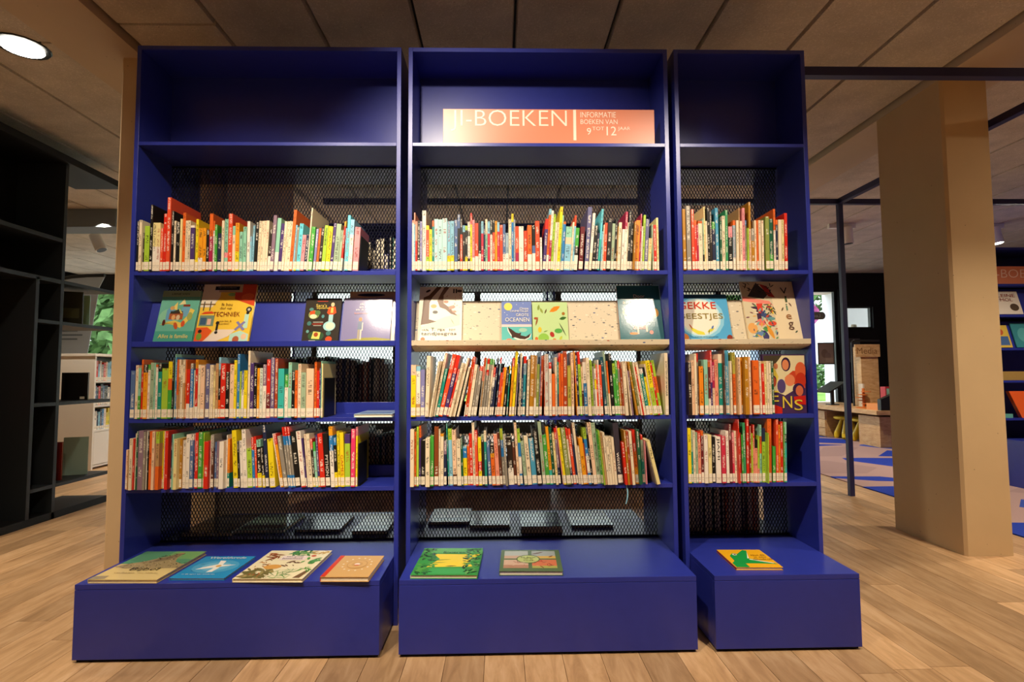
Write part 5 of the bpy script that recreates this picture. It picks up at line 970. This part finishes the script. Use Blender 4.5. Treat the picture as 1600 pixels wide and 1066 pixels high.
# things on and behind the end window
lr = empty('window_sign', (5.12, 6.341, 1.72)); tag(lr, 'grey-green pill-shaped window sign, its lettering seen from behind', 'sign')
m = MB(); m.col = C('#8c907c'); P = []
for k in range(24):
    t = 2*math.pi*k/24; P.append((.16+(.10 if math.cos(t) > 0 else -.10)+.062*math.cos(t), .062+.062*math.sin(t)))
n = len(P)
for y in (0, .004):
    for x, z in P: m.vert((x, y, z))
m.f.append(list(range(n))); m.m.append(0); m.f.append([n+k for k in range(n)][::-1]); m.m.append(0)
for k in range(n): j = (k+1) % n; m.f.append([k, n+k, n+j, j]); m.m.append(0)
m.build('plate', M_attr, lr); text('Leer', lr, .09, .035, .15, .055, '#f0f0e8', y=-.002, mirror=True, name='lettering')
def poster(label, x, z, w, h, c, c2):
    r = empty('poster', (x, 6.3392, z)); tag(r, label, 'poster'); m = MB(); m.col = C('#3a3634'); m.box(0, w, 0, .006, 0, h); m.build('frame', M_attr, r)
    art_mesh(r, w, h, [('r', .06, .05, .94, .95, c)] + c2, y=-.0005, name='print', material=M_attr)
poster('framed brownish poster taped to the end window below the pill-shaped sign', 5.30, 1.02, .26, .34, '#a89488', [('e', .4, .5, .2, .2, 0, '#8a7468'), ('e', .6, .4, .18, .15, 0, '#94807a'), ('r', .45, .1, .9, .3, '#b8a498')])
poster('small framed notice with a red ring on the end window', 5.10, 1.10, .15, .24, '#c0b4b0', [('e', .45, .55, .3, .2, 0, '#a85a54'), ('e', .45, .55, .22, .14, 0, '#c0b4b0')])
m = MB(); m.tube((6.62, 7.6, -.02), (6.72, 7.6, 1.75), .30, .04, n=14); tag(m.build('parasol', mat('beige_canvas', hx('#b8ab98'), .9, .1, var=.12, vscale=12)), 'closed beige parasol standing outdoors behind the end window', 'parasol')
for k, (x, z) in enumerate(((5.655, 1.40), (5.95, 1.40))): pass
m = MB(); m.col = C('#4a4c50'); m.box(5.70, 5.92, 6.262, 6.277, 1.05, 1.42); tag(m.build('notice_board', M_attr), 'dark grey notice board fixed to the black partition', 'board')

# ------------------------------------------------------------------ blue bookcase across the carpet
fb = empty('blue_bookcase', (4.31, 2.25, .008)); tag(fb, 'blue bookcase across the carpet with a salmon sign and face-out books', 'bookcase')
def fbb(n, *b): return box(n, M_blue, b, fb, .001)
fbb('side_panel', 0, .018, 0, .36, 0, 1.90); fbb('side_panel', 1.18, 1.198, 0, .36, 0, 1.90); fbb('top_board', .018, 1.18, 0, .36, 1.882, 1.90); fbb('back_panel', .018, 1.18, .34, .358, .0, 1.882)
for z in (1.60, 1.35, 1.08, .82, .52): fbb('shelf', .018, 1.18, 0, .34, z-.018, z)
fbb('bench', .02, 1.178, -.22, 0, .0, .36)
for z in (1.35, 1.08): 
    m = MB(); m.prismx([(.03, z), (.09, z+.22), (.105, z+.22), (.045, z)], .019, 1.179); m.build('display_panel', M_blue, fb)
r = empty('category_sign', (4.335, 2.262, 1.6085)); tag(r, 'salmon sign board on the blue bookcase across the carpet', 'sign')
box('board', M_sign, (0, .9, 0, .005, 0, .145), r); text('J-BOEKEN', r, -.018+.02, .03, .5, .09, '#f6d8cc', name='lettering', thin=.012)
def fo2(label, x, z, w, h, c, art, tx=()):
    picture_book(label, (x, 2.266, z+.0115), (-.266, 0, 0), w, h, .009, c, art, tx)
fo2('white picture book with dark red title on the blue bookcase across the carpet', 4.36, 1.352, .23, .20, '#ece2d4', [('e', .75, .3, .16, .16, 0, '#5a4a3c')], [('KLEINE', .08, .74, .8, .14, '#8a2c28'), ('MOL', .3, .56, .45, .13, '#8a2c28')])
fo2('yellow and blue picture book on the blue bookcase across the carpet', 4.345, 1.082, .14, .19, '#d8b850', [('r', .1, .1, .9, .5, '#4a6a9c'), ('e', .5, .7, .2, .15, 0, '#c8603c')])
fo2('teal picture book on the blue bookcase across the carpet', 4.52, 1.082, .18, .21, '#3c8a94', [('e', .5, .5, .3, .3, 0, '#5aa8ac')])
m = MB(); m.col = C('#a8884c'); m.box(4.36, 4.59, 2.27, 2.45, .829, .90); tag(m.build('wicker_box', M_attr), 'tan box on the blue bookcase across the carpet', 'box')
m = MB(); m.col = C('#e8602c'); m.hexa([(4.52, 2.26, .5285), (4.72, 2.26, .5285), (4.72, 2.29, .5285), (4.52, 2.29, .5285), (4.46, 2.30, .74), (4.72, 2.30, .74), (4.72, 2.33, .74), (4.46, 2.33, .74)]); tag(m.build('orange_book', M_gloss), 'orange book leaning on the blue bookcase across the carpet', 'book')
m = MB(); m.col = C('#6ab0a4'); m.box(4.35, 4.455, 2.27, 2.45, .5285, .56); tag(m.build('mint_book', M_gloss), 'mint green book lying on the blue bookcase across the carpet', 'book')

# ------------------------------------------------------------------ second row of blue bookcases behind, seen through the mesh
for k, (xa, xb, lab) in enumerate(((-1.35, -.32, 'blue bookcase standing behind the bare-topped wide bookcase, seen through its mesh'), (-.28, .75, 'blue bookcase standing behind the signed bookcase, seen through its mesh'), (.79, 1.82, 'blue bookcase added behind the narrow bookcase to block the bright window through its mesh'))):  # third one is added to block the bright window behind
    r = empty('rear_bookcase', (xa, 2.45, 0)); tag(r, lab, 'bookcase'); w = xb-xa
    for b in ((0, .016, 0, .4, 0, 2.16), (w-.016, w, 0, .4, 0, 2.16)): box('side_panel', M_blue, b, r)
    box('top_panel', M_blue, (.016, w-.016, 0, .4, 2.144, 2.16), r); box('header_panel', M_blue, (.016, w-.016, .19, .21, 1.78, 2.144), r)
    for z in (1.78, 1.29, .75, .25): box('shelf', M_blue, (.016, w-.016, 0, .4, z-.016, z), r)
    box('light_block_panel', M_blue, (.016, w-.016, .19, .21, 0, .234), r); box('bench_front', M_blue, (.016, w-.016, -.2, -.184, .01, .25), r); box('bench_top', M_blue, (.016, w-.016, -.2, 0, .25, .266), r)  # closed panel under the lowest shelf is added to block window light
o = stuff.build('slim_books', [M_book, M_pages, M_label]); tag(o, 'slim and distant books of many colours packed among the wider ones on the bookcases', 'books', kind='stuff')
